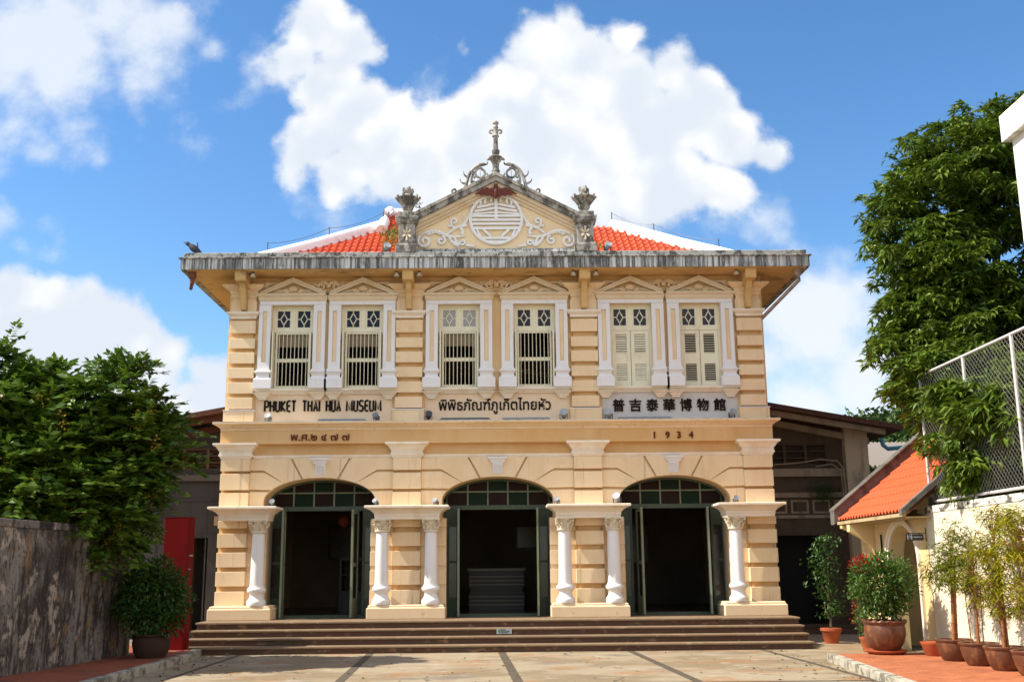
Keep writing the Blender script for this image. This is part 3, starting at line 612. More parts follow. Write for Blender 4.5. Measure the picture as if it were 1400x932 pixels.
# raised upper roof with its own white verge and ridge
m = MB(); NX2 = 200; xs = np.linspace(-2.85, 1.85, NX2); V = []; F = []
for r_ in range(7):
    for k, (t, dz) in enumerate(((r_/7,.045),((r_+1.1)/7,0))):
        y = 2.0+1.3*t
        for x in xs: V.append((x, y, 10.02+.92*t+dz+max(0, math.cos(x/.165*2*math.pi))*.055))
for r_ in range(13):
    for i in range(NX2-1): F.append((r_*NX2+i, r_*NX2+i+1, (r_+1)*NX2+i+1, (r_+1)*NX2+i))
m.v = V; m.f = F; m.build('upper_roof', tilem, B)
m = MB()
def ridge(pts, r): m.tube(pts, r, 12)
for s in (-1, 1): ridge([(s*6.3,-.08,8.53),(s*5.9,.22,8.76),(s*4.6,1.25,9.46),(s*HIPK[0]*-1,HIPK[1],HIPK[2]+.08)], .15)
ridge([(-2.94,2.0,10.12),(-2.92,2.5,10.50),(-2.90,3.05,10.92),(-2.86,3.3,11.06)], .135); ridge([(-2.95,3.3,11.0),(1.9,3.3,11.0)], .13)
ridge([(1.9,2.0,10.12),(1.9,3.3,11.0)], .12)
m.prismx([(2.0,9.9),(3.3,10.9),(4.6,9.9)], -2.88, -2.82); m.prismx([(2.0,9.9),(3.3,10.9),(4.6,9.9)], 1.82, 1.88)
m.quad((-2.85,3.3,10.95),(1.85,3.3,10.95),(1.85,4.7,9.9),(-2.85,4.7,9.9))
for s in (-1, 1): m.add([(s*6.3,-.08,8.33),(s*3.02,2.45,10.0),(s*3.02,2.45,10.28),(s*6.3,-.08,8.55),(s*6.2,-.16,8.33),(s*2.95,2.30,10.0),(s*2.95,2.30,10.22),(s*6.2,-.16,8.5)], [(0,1,2,3),(4,7,6,5),(3,2,6,7)])
m.build('roof_ridge', whitelime, B, smooth=50)
# gable
reliefm = mat('relief_plaster', (.80, .77, .74), .8, [((3, 3, 3), .50, .72, (.70, .62, .52), .4), ((12, 12, 4), .62, .75, (.45, .40, .34), .3)], (40, .1))
G0, GA, GW, GY = 8.86, 10.60, 1.90, -.42
def gz(x): return GA-(GA-9.62)*abs(x)/GW
m = MB(); m.prism([(-GW,8.69),(GW,8.69),(GW,9.50),(0,10.47),(-GW,9.50)], GY, GY+.45); gb = m.build('gable', mat('pale_gable_plaster', (.80,.62,.39), .85, [((2,2,2),.45,.68,(.74,.54,.32),.5),((8,8,2),.60,.76,(.45,.36,.25),.35)], (30,.12,.01)), B)
m = MB(); m.box(-GW-.02, GW+.02, GY-.10, GY+.2, 8.69, 8.80); m.box(-GW, GW, GY-.06, GY+.2, 8.80, 8.835); m.build('gable_base', eavem, gb, bevel=.006)
m = MB()
for s in (-1, 1):
    lo, hi = s*(GW+.02), 0.0
    def band(d0, d1, y): m.prism([(lo, gz(lo)-d0),(0, GA-d0),(0, GA-d1),(lo, gz(lo)-d1)][::int(s)], y, GY+.02)
    band(.17,.26,GY-.16); band(.26,.33,GY-.10); band(.33,.40,GY-.05)
m.build('gable_moulding', pedm, gb)
m = MB()
for s in (-1, 1):
    lo = s*(GW+.10)
    m.prism([(lo, gz(lo)+.0),(0,GA),(0,GA-.17),(lo, gz(lo)-.17)], GY-.24, GY+.5); m.prism([(lo, gz(lo)+.035),(0,GA+.035),(0,GA-.05),(lo, gz(lo)-.05)], GY-.28, GY+.54)
m.build('gable_coping', stonem, gb, bevel=.008)
m = MB(); cz, cr = 9.56, .60; y = GY-.03
m.tube([(cr*math.cos(a), y, cz+cr*math.sin(a)) for a in np.linspace(0, 2*math.pi, 49)], .042, 8)
def bar(a, b, t=.042, lift=0): m.tube([(a[0]*cr, y-.004-lift, cz+a[1]*cr),(b[0]*cr, y-.004-lift, cz+b[1]*cr)], t, 4, flat=.7)
for z in (.12,-.04,-.20): e = math.sqrt(1-z*z)-.06; bar((-e,z),(e,z))
bar((-.88,-.38),(.88,-.38),.045); bar((0,.80),(0,-.02),.055,.003); bar((-.56,-.78),(.56,-.78),.045,.002); bar((-.40,-.90),(.40,-.90),.03)
for s in (-1, 1):
    bar((s*.08,.44),(s*.82,.30)); bar((s*.08,.60),(s*.74,.46)); bar((s*.02,.26),(s*.90,.20),.03); bar((s*.20,-.72),(s*.50,-.42),.04,.003); bar((s*.74,-.44),(s*.60,-.72),.035,.003)
    bar((s*.18,.68),(s*.18,.93),.04,.002); bar((s*.42,.62),(s*.42,.86),.04,.002); bar((s*.60,.56),(s*.60,.74),.035,.002); bar((s*.16,.93),(s*.44,.84),.03)
m.build('round_medallion', reliefm, gb, smooth=50)
y = GY-.03
for s in (-1, 1):
    m = MB(); q = lambda pts: at([(s*a, b) for a, b in pts], y)
    m.tube(q(spiral(1.66,9.03,.17,.03,60,-420,30)), 0.034, 6); m.tube(q(bez((1.72,9.19),(1.5,9.36),(1.22,9.19))), 0.044, 6, taper=(.5,1)); m.tube(q(bez((1.22,9.19),(1.0,9.08),(.72,9.16))), 0.038, 6, taper=(1,.5))
    m.tube(q(spiral(1.28,9.04,.11,.02,100,520,22)), 0.029, 6); m.tube(q(bez((1.1,9.14),(1.02,8.95),(.86,8.92))), 0.052, 6, taper=(.5,1)); m.tube(q(bez((.98,9.12),(.9,9.02),(.93,8.90))), 0.042, 6, taper=(.6,1))
    m.tube(q(bez((1.15,9.17),(.95,9.40),(.68,9.40))), 0.039, 6, taper=(.6,1)); m.tube(q(bez((.82,9.36),(.68,9.48),(.62,9.70))), 0.044, 6, taper=(1,.4)); m.tube(q(spiral(.97,9.50,.09,.02,-60,340,18)), 0.027, 6)
    m.tube(q(bez((.80,9.18),(.74,9.28),(.84,9.34))), 0.037, 6); m.tube(q(spiral(.78,9.0,.08,.02,20,-360,16)), 0.027, 6); m.tube(q(bez((.70,8.93),(.62,8.90),(.50,8.90))), 0.042, 6, taper=(1,.4))
    for k in range(6): a = R(20+25*k); m.tube(q([(1.42+.12*math.cos(a), 9.16+.05*math.sin(a)),(1.44+.21*math.cos(a), 9.18+.11*math.sin(a))]), 0.027, 6, taper=(1,.4))
    for k in range(5): a = R(60+30*k); m.tube(q([(1.05+.05*math.cos(a), 9.32+.05*math.sin(a)),(1.05+.12*math.cos(a), 9.32+.12*math.sin(a))]), 0.027, 6, taper=(1,.4))
    m.build('scroll_relief', reliefm, gb, smooth=50)
m = MB(); z0 = 10.17
for s in (-1, 1):
    wing = [(.0,z0+.09),(.10,z0+.05),(.20,z0+.10),(.33,z0+.06),(.48,z0-.06),(.40,z0-.045),(.34,z0-.08),(.27,z0-.06),(.21,z0-.11),(.14,z0-.08),(.08,z0-.13),(.0,z0-.08)]
    m.prism([(s*a, b) for a, b in wing], GY-.22, GY-.17)
m.lathe(0, GY-.21, [(.02,z0-.17),(.045,z0-.10),(.055,z0),(.04,z0+.08),(.05,z0+.11),(.045,z0+.15),(.02,z0+.18)], 10)
for s in (-1, 1): m.tube([(s*.02,GY-.21,z0+.15),(s*.05,GY-.21,z0+.21)], .014, 5, taper=(1,.3))
m.build('bat_ornament', maroon, gb)
# ridge scrolls, finial, corner pedestals with urns
for s in (-1, 1):
    m = MB(); q = lambda pts: at([(s*a, b) for a, b in pts], GY)
    m.tube(q(bez((1.12,10.05),(1.05,10.20),(.86,10.17))), .035, 6); m.tube(q(bez((.90,10.18),(.74,10.24),(.70,10.42))), .036, 6); m.tube(q(bez((.70,10.38),(.62,10.92),(.26,10.92))), .04, 6)
    m.tube(q(bez((.30,10.92),(.18,10.90),(.20,10.98))), .03, 6, taper=(1,.5)); m.tube(q(spiral(.36,10.70,.13,.10,110,-260,16)), .028, 6);
    m.tube(q([(.36,10.70),(.37,10.70)]), .085, 10, flat=.5)
    m.tube(q(spiral(.97,10.26,.07,.02,-80,240,14)), .026, 6); m.tube(q(bez((.72,10.44),(.84,10.46),(.84,10.56))), .028, 6, taper=(1,.4)); m.tube(q(bez((.66,10.60),(.78,10.66),(.76,10.76))), .028, 6, taper=(1,.4))
    m.tube(q(bez((.56,10.42),(.60,10.56),(.50,10.74))), .03, 6); m.tube(q(bez((.50,10.74),(.44,10.62),(.52,10.58))), .026, 6); m.tube(q(bez((.55,10.36),(.44,10.52),(.60,10.50))), .035, 6)
    m.tube(q(bez((.64,10.34),(.52,10.38),(.40,10.46))), .04, 6); m.tube(q(bez((.36,10.58),(.40,10.50),(.36,10.45))), .025, 6)
    m.build('ridge_scroll', stonem, gb, smooth=60)
m = MB(); f0 = 10.58
m.lathe(0, GY, [(.16,f0),(.17,f0+.05),(.10,f0+.09),(.085,f0+.12),(.10,f0+.17),(.085,f0+.20),(.07,f0+.24),(.085,f0+.36),(.15,f0+.46),(.17,f0+.50),(.13,f0+.53),(.075,f0+.56),(.085,f0+.60),(.10,f0+.66),(.085,f0+.69),(.06,f0+.72),(.052,f0+.95),(.06,f0+1.02),(.085,f0+1.04),(.06,f0+1.07),(.045,f0+1.16),(.055,f0+1.22),(.07,f0+1.26),(.055,f0+1.29),(.05,f0+1.34),(.075,f0+1.36),(.07,f0+1.40),(.03,f0+1.43)], 14)
for s in (-1, 1):
    m.tube(at([(s*a, f0+b) for a, b in spiral(.105,1.15,.065,.025,190,-120,14)], GY), .024, 6); m.tube(at([(s*a, f0+b) for a, b in bez((.05,1.08),(.05,1.16),(.04,1.2))], GY), .022, 6)
    m.tube(at([(s*a, f0+b) for a, b in bez((.1,.03),(.2,.03),(.21,.12))], GY), .035, 6, taper=(1,.4)); m.tube(at([(s*a, f0+b) for a, b in bez((.12,.46),(.19,.50),(.19,.44))], GY), .03, 6)
m.build('gable_finial', stonem, gb, smooth=40)
for x in (-2.05, 2.05):
    yc = -.50; m = MB()
    def sq(prof): m.flare(x-.17, x+.17, yc-.17, yc+.17, prof)
    sq([(.085,8.69),(.085,8.86),(.06,8.875),(.06,8.90)]); sq([(.02,8.90),(.02,9.36)]); sq([(.02,9.36),(.05,9.38),(.09,9.44),(.09,9.49),(.10,9.50),(.10,9.545),(.04,9.56),(.04,9.66)])
    pd = m.build('urn_pedestal', stonem, B, bevel=.008)
    r = MB()
    for k in range(6): a = R(30+60*k); r.tube([(x+.02*math.cos(a),yc-.20,9.13+.03*math.sin(a)),(x+.10*math.cos(a),yc-.215,9.13+.16*math.sin(a))], .032, 6, taper=(.6,1))
    r.build('pedestal_flower', plinthcap, pd, smooth=60)
    u = MB(); u.lathe(x, yc, [(.11,9.655),(.10,9.70),(.09,9.73),(.13,9.79),(.145,9.82),(.11,9.85),(.14,9.90),(.21,9.99),(.255,10.04),(.25,10.06),(.16,10.09),(.12,10.12),(.085,10.15),(.09,10.17),(.115,10.21),(.11,10.26),(.06,10.30),(.04,10.32)], 16)
    for k in range(10): a = 2*math.pi*k/10; u.tube([(x+c*math.cos(a), yc+c*math.sin(a), z) for c, z in ((.13,9.86),(.2,9.96),(.25,10.03),(.285,10.06),(.27,10.085))], .03, 6, taper=(.6,1))
    for k in range(4): a = math.pi*k/2+.4; u.tube([(x+c*math.cos(a), yc+c*math.sin(a), z) for c, z in ((.09,10.17),(.12,10.24),(.10,10.30))], .03, 6)
    u.build('urn', stonem, pd, smooth=50)
# rain pipes under the eave ends and lightning wire
m = MB(); m.tube([(6.93,-.55,8.30),(6.93,-.55,8.14),(6.97,-.5,8.04),(6.2,.02,7.27),(6.12,.1,7.2)], .045, 8); m.lathe(6.93,-.55,[(.10,8.27),(.10,8.20),(.05,8.12)],10); m.build('rain_pipe', pipem, B, smooth=50)
m = MB(); m.lathe(-6.93,-.60,[(.05,7.98),(.05,8.10),(.09,8.14),(.09,8.27)],10); m.tube([(-6.93,-.60,8.0),(-6.98,-.5,7.9)],.04,8); m.build('rain_outlet', rustm, B)
m = MB(); pp = [(-5.5,.53,9.07),(-4.2,1.55,9.78)]; pq = [(5.4,.62,9.12),(4.0,1.7,9.88),(3.02,2.45,10.45)]
for a in (pp+[(-2.95,2.5,10.5)], pq):
    m = MB()
    for p in a: m.tube([p,(p[0],p[1],p[2]+.26)], .012, 5)
    for p, q in zip(a, a[1:]): m.tube([(p[0]+(q[0]-p[0])*t, p[1]+(q[1]-p[1])*t, p[2]+.24+(q[2]-p[2])*t-.10*4*t*(1-t)) for t in np.linspace(0,1,9)], .006, 4)
    m.build('lightning_wire', darkm, B)
# lettering
LET = {'P':([[(0,0),(0,1),(.38,1),(.52,.92),(.52,.55),(.38,.45),(0,.45)]],.62),'H':([[(0,0),(0,1)],[(.52,0),(.52,1)],[(0,.52),(.52,.52)]],.64),
 'U':([[(0,1),(0,.14),(.12,0),(.40,0),(.52,.14),(.52,1)]],.64),'K':([[(0,0),(0,1)],[(.52,1),(.06,.5),(.54,0)]],.62),'E':([[(.5,1),(.16,1),(.02,.85),(.02,.15),(.16,0),(.5,0)],[(.02,.52),(.46,.52)]],.54),
 'T':([[(0,1),(.56,1)],[(.28,1),(.28,0)]],.62),'A':([[(0,0),(.26,1),(.52,0)],[(.10,.32),(.42,.32)]],.62),'I':([[(0,0),(0,1)]],.13),'M':([[(0,0),(.03,1),(.40,.15),(.77,1),(.80,0)]],.90),
 'S':([[(.5,.92),(.4,1),(.12,1),(.02,.9),(.02,.62),(.12,.53),(.4,.48),(.5,.38),(.5,.1),(.4,0),(.1,0),(0,.1)]],.62),' ':([],.26)}
def strokes(txt, x0, x1, z, h, r, y, name, m_, gap=.19):
    tot = sum(LET[c][1] for c in txt)+gap*(len(txt)-1); k = (x1-x0)/tot; b = MB(); x = x0
    for c in txt:
        for pl in LET[c][0]: b.tube([(x+a*k, y, z+q*h) for a, q in pl], r, 6, flat=1.1)
        x += (LET[c][1]+gap)*k
    return b.build(name, m_, B)
for w_, xa, xb in (('PHUKET',-5.29,-4.54),('THAI',-4.43,-3.99),('HUA',-3.89,-3.52),('MUSEUM',-3.43,-2.60)): strokes(w_, xa, xb-.04, 5.145, .235, .0235, -.02, 'english_lettering', black)
def text(s, name, m_, x0, x1, z, size, y, bold=0.0, fat=0.0):
    c = bpy.data.curves.new(name, 'FONT'); c.body = s; c.size = size; c.extrude = .012; c.offset = bold
    o = bpy.data.objects.new(name, c); col.objects.link(o)
    bpy.context.view_layer.update(); dg = bpy.context.evaluated_depsgraph_get()
    me = bpy.data.meshes.new_from_object(o.evaluated_get(dg)); bpy.data.objects.remove(o)
    me.name = name; me.materials.clear(); me.materials.append(m_)
    co = np.empty(len(me.vertices)*3); me.vertices.foreach_get('co', co); co = co.reshape(-1,3)
    a, b = co[:,0].min(), co[:,0].max(); k = 1.0 if x1 is None else (x1-x0)/(b-a)
    out = np.stack([x0+(co[:,0]-a)*k, y-co[:,2], z+co[:,1]], 1); me.vertices.foreach_set('co', out.ravel())
    if fat:
        bm = bmesh.new(); bm.from_mesh(me); base = bm.verts[:]+bm.edges[:]+bm.faces[:]
        for i, (dx, dz) in enumerate(((fat,fat*.5),(-fat,-fat*.5),(fat*.3,-fat),(-fat*.3,fat))):
            r_ = bmesh.ops.duplicate(bm, geom=base); bmesh.ops.translate(bm, vec=(dx, -.0012*(i+1), dz), verts=[v for v in r_['geom'] if isinstance(v, bmesh.types.BMVert)])
        bm.to_mesh(me); bm.free()
    o = bpy.data.objects.new(name, me); col.objects.link(o); o.parent = B; return o
text('พิพิธภัณฑ์ภูเก็ตไทยหัว', 'thai_lettering', black, -1.33, 1.22, 5.145, .335, -.016, 0, .0055)
for i, ch in enumerate('普吉泰華博物館'): text(ch, 'chinese_lettering', black, 2.64+.386*i, 2.64+.386*i+.262, 5.115, .30, -.030, 0, .007)
text('พ.ศ.๒ ๔ ๗ ๗', 'thai_year_lettering', brownlet, -4.64, -3.33, 4.455, .235, -.215, 0, .0028)
for i, ch in enumerate('1934'): text(ch, 'year_lettering', brownlet, 3.53+.263*i, None, 4.45, .205, -.215, 0, .006)
# ------------------------------------------------------------------ lamps fixed about the front
def floodlight(x, y, z, rot, label, m_=None, s=1.0, grp='floodlights on the ledges'):
    t = thing('floodlight', label, 'floodlight', (x+XC, y, z), grp, rot); t.scale = (s*.85, s*.85, s*.85)
    b = MB(); b.box(-.04,.04,-.03,.03,0,.012); b.box(-.075,-.062,-.012,.012,.0,.10); b.box(.062,.075,-.012,.012,.0,.10); b.box(-.075,.075,-.012,.012,.008,.02); b.build('lamp_bracket', darkm, t)
    b = MB(); b.lathe(0,0,[(.035,-.06),(.055,-.02),(.06,.05),(.072,.075),(.072,.09),(.05,.085)],12); o = b.build('lamp_head', m_ or greym, t, smooth=50); o.location = (0,0,.085); o.rotation_euler = (R(55),0,0)
    return t
capy = -.55
for x, l in ((-4.93,'grey floodlight on the pier cap at the right edge of the left pier'),(-2.66,'grey floodlight on the second pier cap, beside the left arch'),(-1.35,'grey floodlight on the second pier cap, beside the middle arch'),(1.30,'grey floodlight on the third pier cap, beside the middle arch'),(5.22,'grey floodlight on the rightmost pier cap')):
    floodlight(x, capy, 2.977, random.uniform(-.6,.6), l)
floodlight(2.62, capy, 2.977, -.4, 'large pale floodlight on the third pier cap, beside the right arch', lampw, 1.5)
for x, l, m_, s in ((-5.15,'white floodlight on the cornice below the first letters of the english name',lampw,1.2),(-2.72,'grey floodlight on the cornice below the last letters of the english name',greym,1.2),(-1.55,'dark floodlight on the cornice left of the thai name',darkm,1.35),(1.50,'white round floodlight on the cornice right of the thai name',lampw,1.5),(2.52,'white box floodlight on the cornice left of the chinese name',lampw,1.4),(5.30,'grey floodlight on the cornice right of the chinese name',lampw,1.4)):
    floodlight(x, -.26, 4.878, random.uniform(-.9,.9), l, m_, s)
for x, l in ((-2.52,'white floodlight on the eave left of the left urn pedestal'),(2.55,'white floodlight on the eave right of the right urn pedestal')):
    floodlight(x, -.66, 8.70, random.uniform(.3,.6), l, lampw, 1.4, 'floodlights on the eave')
for x0, x1, m_, l in ((-4.05,-2.95,lampw,'white strip light on the cornice under the english name'),(-1.30,-.15,darkm,'dark strip light on the cornice under the thai name'),(.10,1.20,lampw,'white strip light on the cornice under the thai name'),(2.72,3.95,lampw,'white strip light on the cornice under the chinese name')):
    t = thing('strip_light', l, 'strip light', ((x0+x1)/2+XC, -.25, 4.885), 'strip lights on the cornice'); h = (x1-x0)/2
    b = MB(); b.box(-h,h,-.03,.03,0,.022); b.build('light_base', greym, t); b = MB(); b.tube([(-h+.03,-.005,.036),(h-.03,-.005,.036)], .016, 8); b.build('light_tube', m_, t)
for x, l in ((-5.55,'small cup spotlight under the eave beside the left corner bracket'),(-2.28,'small cup spotlight under the eave left of the second bracket'),(-1.76,'small cup spotlight under the eave right of the second bracket'),(1.76,'small cup spotlight under the eave left of the third bracket'),(2.28,'small cup spotlight under the eave right of the third bracket'),(5.50,'small cup spotlight under the eave beside the right corner bracket')):
    t = thing('eave_spotlight', l, 'spotlight', (x+XC,-.60,8.268), 'spotlights under the eave')
    s = 1 if x in (-5.55,-1.76,2.28) else -1
    b = MB(); b.tube([(-s*.12,0,-.05),(0,0,-.045),(0,0,-.03)], .011, 5); b.lathe(0,0,[(.03,0),(.03,-.025)],8); b.build('lamp_arm', darkm, t)
    b = MB(); b.lathe(0,0,[(.02,-.03),(.035,-.045),(.05,-.09),(.07,-.115),(.06,-.113)],12); b.build('lamp_cup', mat('aged_white_enamel', (.55,.50,.40), .5) if 'aged_white_enamel' not in MATS else MATS['aged_white_enamel'], t, smooth=50)
# pigeon on the eave corner
p = MB(); p.lathe(0,0,[(.005,-.17),(.03,-.13),(.05,-.06),(.065,.02),(.055,.09),(.035,.13),(.034,.16),(.038,.185),(.028,.215),(.008,.235)],12)
po = p.build('pigeon', mat('dark_feathers', (.03,.032,.04), .6, [((30,30,30),.5,.7,(.09,.09,.10),.6)]), smooth=60)
po.location = (-6.93, -.62, 8.80); po.rotation_euler = (0, R(-52), R(0)); po.scale = (1.3,1.1,1.3)
tag(po, 'dark pigeon perched on the left end of the eave', 'bird')
b = MB(); b.tube([(.0,.0,.225),(-.03,.0,.255)], .012, 5, taper=(1,.3)); b.build('beak', darkm, po)
b = MB(); b.tube([(.06,-.02,0),(.12,-.02,.06)], .008, 4); b.tube([(.06,.02,0),(.12,.02,.06)], .008, 4); b.build('leg', maroon, po)
# notice on the second riser
s = MB(); s.box(-.155,.155,-.006,.006,0,.105)
sg = s.build('step_notice', lampw); sg.location = (.07, -1.70, .312); tag(sg, 'small white notice with a green arrow and black writing on the step riser', 'notice')
b = MB(); b.prism([(-.135,.055),(-.085,.098),(-.07,.085),(-.098,.055),(-.07,.025),(-.085,.01)], -.009, -.006); b.prism([(-.098,.045),(-.072,.045),(-.072,.066),(-.098,.066)], -.0095, -.006); b.build('arrow', mat('green_print', (.03,.22,.06), .6), sg)
b = MB()
for i in range(3): b.box(-.065+.032*i, -.043+.032*i, -.009, -.006, .073, .096)
for i, wd in enumerate((.018,.02,.014,.016,.02,.024,.02)): x = -.055+.024*i; b.box(x, x+wd*.85, -.009, -.006, .045, .060)
for i in range(6): x = -.055+.022*i; b.box(x, x+.016, -.009, -.006, .018, .033)
b.build('writing', black, sg)

# ------------------------------------------------------------------ the low hall behind, showing on both sides of the museum
hallm = mat('stained_hall_plaster', (.10, .062, .040), .9, [((1.2,1.2,.8), .45, .65, (.06,.038,.025), .7), ((6,6,1.5), .55, .72, (.03,.022,.018), .6)], (25,.2))
hallgrey = mat('shade_grey_hall_boards', (.045,.041,.042), .9, [((1.5,1.5,.6), .45, .66, (.022,.020,.020), .7)], (25,.2))  # boards darkened so their colour carries the shade on the left side
hallbeam = mat('pale_hall_concrete', (.32,.225,.155), .9, [((4,4,1.5), .48, .68, (.16,.11,.075), .7)], (25,.2))
woodm = mat('dark_roof_timber', (.085,.030,.018), .8, [((5,1,5), .45, .65, (.04,.018,.012), .7)])
mould = mat('black_moulded_plaster', (.16,.135,.115), .95, [((4,4,2), .45, .58, (.018,.016,.015), .95), ((9,9,5), .6, .68, (.55,.5,.42), .85)], (25,.3))
Hh_ = thing('rear_hall', 'low brown hall with a timber roof behind and either side of the cream museum', 'building', (0,3,0))
YH = 0.0
b = MB()
grid_wall(b, 6.12, 9.3, 0, 5.3, [(6.35,8.12,.2,2.36),(6.2,8.36,4.12,4.66)], YH, YH+.3)
b.prism([(6.12,5.3),(9.3,5.3),(9.3,5.25),(6.12,5.7)], YH, YH+.3)
b.box(9.0,9.3,.3,7,0,5.1)
b.build('right_wall', hallm, Hh_)
b = MB(); grid_wall(b, -12.5, -6.12, 0, 5.25, [(-7.66,-7.29,.2,2.42),(-8.6,-6.2,4.12,4.66),(-11.5,-9.2,4.12,4.66)], YH, YH+.3)
b.box(-12.5,-12.2,.3,7,0,5.1); b.build('left_wall', hallgrey, Hh_)
b = MB()
for k in range(16):
    x = -12.4+.42*k; b.box(x, x+.03, -.012, .0, 2.5, 3.3); b.box(x, x+.03, -.012, 0, .3, 2.4)
b.box(-12.5,-6.12,-.03,0,3.33,3.40); b.box(-12.5,-6.12,-.02,0,2.44,2.5); b.box(-7.28,-7.05,-.03,.0,.2,2.5); b.box(-7.85,-7.66,-.03,.0,.2,2.5)
b.build('wall_boarding', hallgrey, Hh_)
b = MB(); b.box(6.12,9.32,-.12,0,3.82,4.02); b.box(6.12,9.3,-.05,0,3.30,3.42); b.box(6.12,9.3,-.04,0,2.78,2.86)
for k in range(5): frame_box(b, 6.25+.55*k, 6.70+.55*k, 2.90, 3.24, .05, -.02, 0)
b.build('right_beam', hallbeam, Hh_)
b = MB(); b.box(-12.5,-6.12,-.12,0,3.83,3.98); b.build('left_beam', mat('shade_dimmed_hall_concrete', (.085,.075,.07), .9, [((4,4,1.5), .48, .68, (.09,.08,.075), .7)], (25,.2)), Hh_)  # darker copy of the beam concrete, left-side shade put into its colour
b = MB(); b.box(8.76,9.34,-.25,.05,0,5.15); b.build('corner_pillar', mat('peach_pillar_plaster', (.46,.33,.23), .9, [((4,4,1.2), .5, .68, (.18,.13,.10), .7)]), Hh_, bevel=.01)
for nm, x0, x1 in (('right_vents',6.2,8.36),('left_vents',-8.6,-6.2)):
    b = MB(); n = 4
    for k in range(n+1): x = x0+(x1-x0)*k/n; b.box(x-.035, x+.035, .02, .2, 4.12, 4.66)
    for z in (4.13,4.30,4.47,4.64): b.box(x0, x1, .03, .19, z-.015, z+.015)
    for k in range(n):
        for z in (4.215,4.385,4.555): xa = x0+(x1-x0)*k/n+.06; xb = xa+(x1-x0)/n-.12; b.tube([(xa+(xb-xa)*t, .1, z+.03*math.sin(t*6.28*1.5)) for t in np.linspace(0,1,13)], .012, 4)
    b.box(x0, x1, .25, .28, 4.1, 4.7)
    b.build(nm, mat('vent_timber', (.10,.06,.04), .9) if 'vent_timber' not in MATS else MATS['vent_timber'], Hh_)
for s in (-1, 1):   # roof slabs with rafters
    r_ = MB(); r_.prism([(s*0,6.62),(s*9.95,4.86),(s*9.95,4.98),(s*0,6.76)], -1.1, 7.5); r_.build('hall_roof', woodm, Hh_)
    r_ = MB(); r_.prism([(s*0,6.50),(s*9.6,4.78),(s*9.6,4.91),(s*0,6.63)], -.85, -.70); r_.prism([(s*0,6.50),(s*9.4,4.62),(s*9.4,4.78),(s*0,6.63)], -.2, -.02)
    r_.build('rafter', hallbeam if s > 0 else woodm, Hh_)
for xa, xb in ((6.36,8.11),(-7.65,-7.30)): b = MB(); b.box(xa-.1,xb+.1,.302,.33,.1,2.5); b.build('doorway_shade_sheet', MATS.get('unlit_doorway_black') or mat('unlit_doorway_black', (.008,.007,.006), .9), Hh_)  # near-black sheets behind the doorways, painted in place of interior shade
b = MB(); b.box(6.2,8.6,-.7,0,0,.1); b.box(6.2,8.6,-.4,0,.1,.2); b.build('hall_step', stepm, Hh_, bevel=.01)
b = MB(); b.tube([(6.95+k*.0,-.16,4.10+.02*k) for k in (0,1)]+[(7.6,-.16,4.16),(8.1,-.17,4.24),(8.55,-.2,4.20),(8.66,-.3,4.0),(8.68,-.32,2.6)], .02, 6); b.tube([(8.0,-.16,4.06),(8.4,-.2,4.12),(8.6,-.28,3.95),(8.62,-.3,3.3)], .016, 6); b.build('cable', hallbeam, Hh_)
b = MB(); b.tube([(9.6,-.5,4.72),(9.64,-.5,4.55),(9.75,-.5,4.46),(11.4,-.45,4.60),(12.5,-.4,4.64)], .055, 8); t_ = b.build('drain_pipe', mat('blue_pvc', (.05,.20,.30), .4, spec=.5), Hh_, smooth=50)
b = MB(); b.box(-7.15,-6.98,-.05,0,2.72,2.95); b.build('meter_box', hallbeam, Hh_)
# mouldy lean-to wall between the hall and the tiled side roof
b = MB(); b.prism([(9.36,0),(13.5,0),(13.5,5.3),(11.6,4.55),(9.36,3.75)], 2.2, 2.5); o = b.build('boundary_wall', mould); tag(o, 'black mould streaked wall rising behind the orange tiled roof', 'wall')
tinm = mat('corrugated_tin', (.17,.145,.125), .6, [((3,3,3),.5,.7,(.2,.15,.12),.7)])
sh = thing('tin_shed', 'shed with a grey corrugated roof beyond the hall, below the wooded hill', 'shed', (14.5, 9, -.35))
b = MB()
for k in range(60):
    x = -4+.14*k; b.add([(x,-2,4.75),(x+.07,-2,4.83),(x+.14,-2,4.75),(x+.14,3,6.0),(x+.07,3,6.08),(x,3,6.0)], [(0,1,4,5),(1,2,3,4)])
b.build('shed_roof', tinm, sh); b = MB(); b.box(-3.9,4.3,-1.8,2.8,.35,4.74); b.build('shed_wall', mould, sh)

# ------------------------------------------------------------------ tiled side pavilion with its arch
pavm = mat('yellow_pavilion_plaster', (.66,.49,.25), .85, [((2,2,1), .46, .68, (.50,.33,.14), .5), ((9,9,3), .6, .74, (.25,.18,.10), .5)], (25,.15))
mossm = mat('mossy_concrete_edge', (.13,.115,.10), .95, [((4,4,4), .45, .62, (.06,.055,.045), .85), ((14,14,14), .6, .7, (.24,.215,.18), .5)], (30,.35))
V_ = thing('side_pavilion', 'small yellow pavilion with an arched opening and a bright orange tiled roof', 'building', (7.6,-3.2,0))
b = MB(); ya, yb = -1.26, .30; ym, rr = (ya+yb)/2, .72; zs = 1.68      # arch wall runs along y
n = 20; arc = [(ym+rr*math.cos(math.pi*i/n), zs+.66*math.sin(math.pi*i/n)) for i in range(n+1)]
def yz(mb, poly, x0, x1): mb.prismx(poly, x0, x1)
for (y0,z0),(y1,z1) in zip(arc, arc[1:]): yz(b, [(y0,z0),(y1,z1),(y1,2.58),(y0,2.58)], 0, .28)
yz(b, [(-1.70,0),(ym-rr,0),(ym-rr,2.58),(-1.70,2.58)], 0, .28); yz(b, [(ym+rr,0),(.95,0),(.95,2.58),(ym+rr,2.58)], 0, .28)
b.build('arch_wall', pavm, V_)
b = MB()
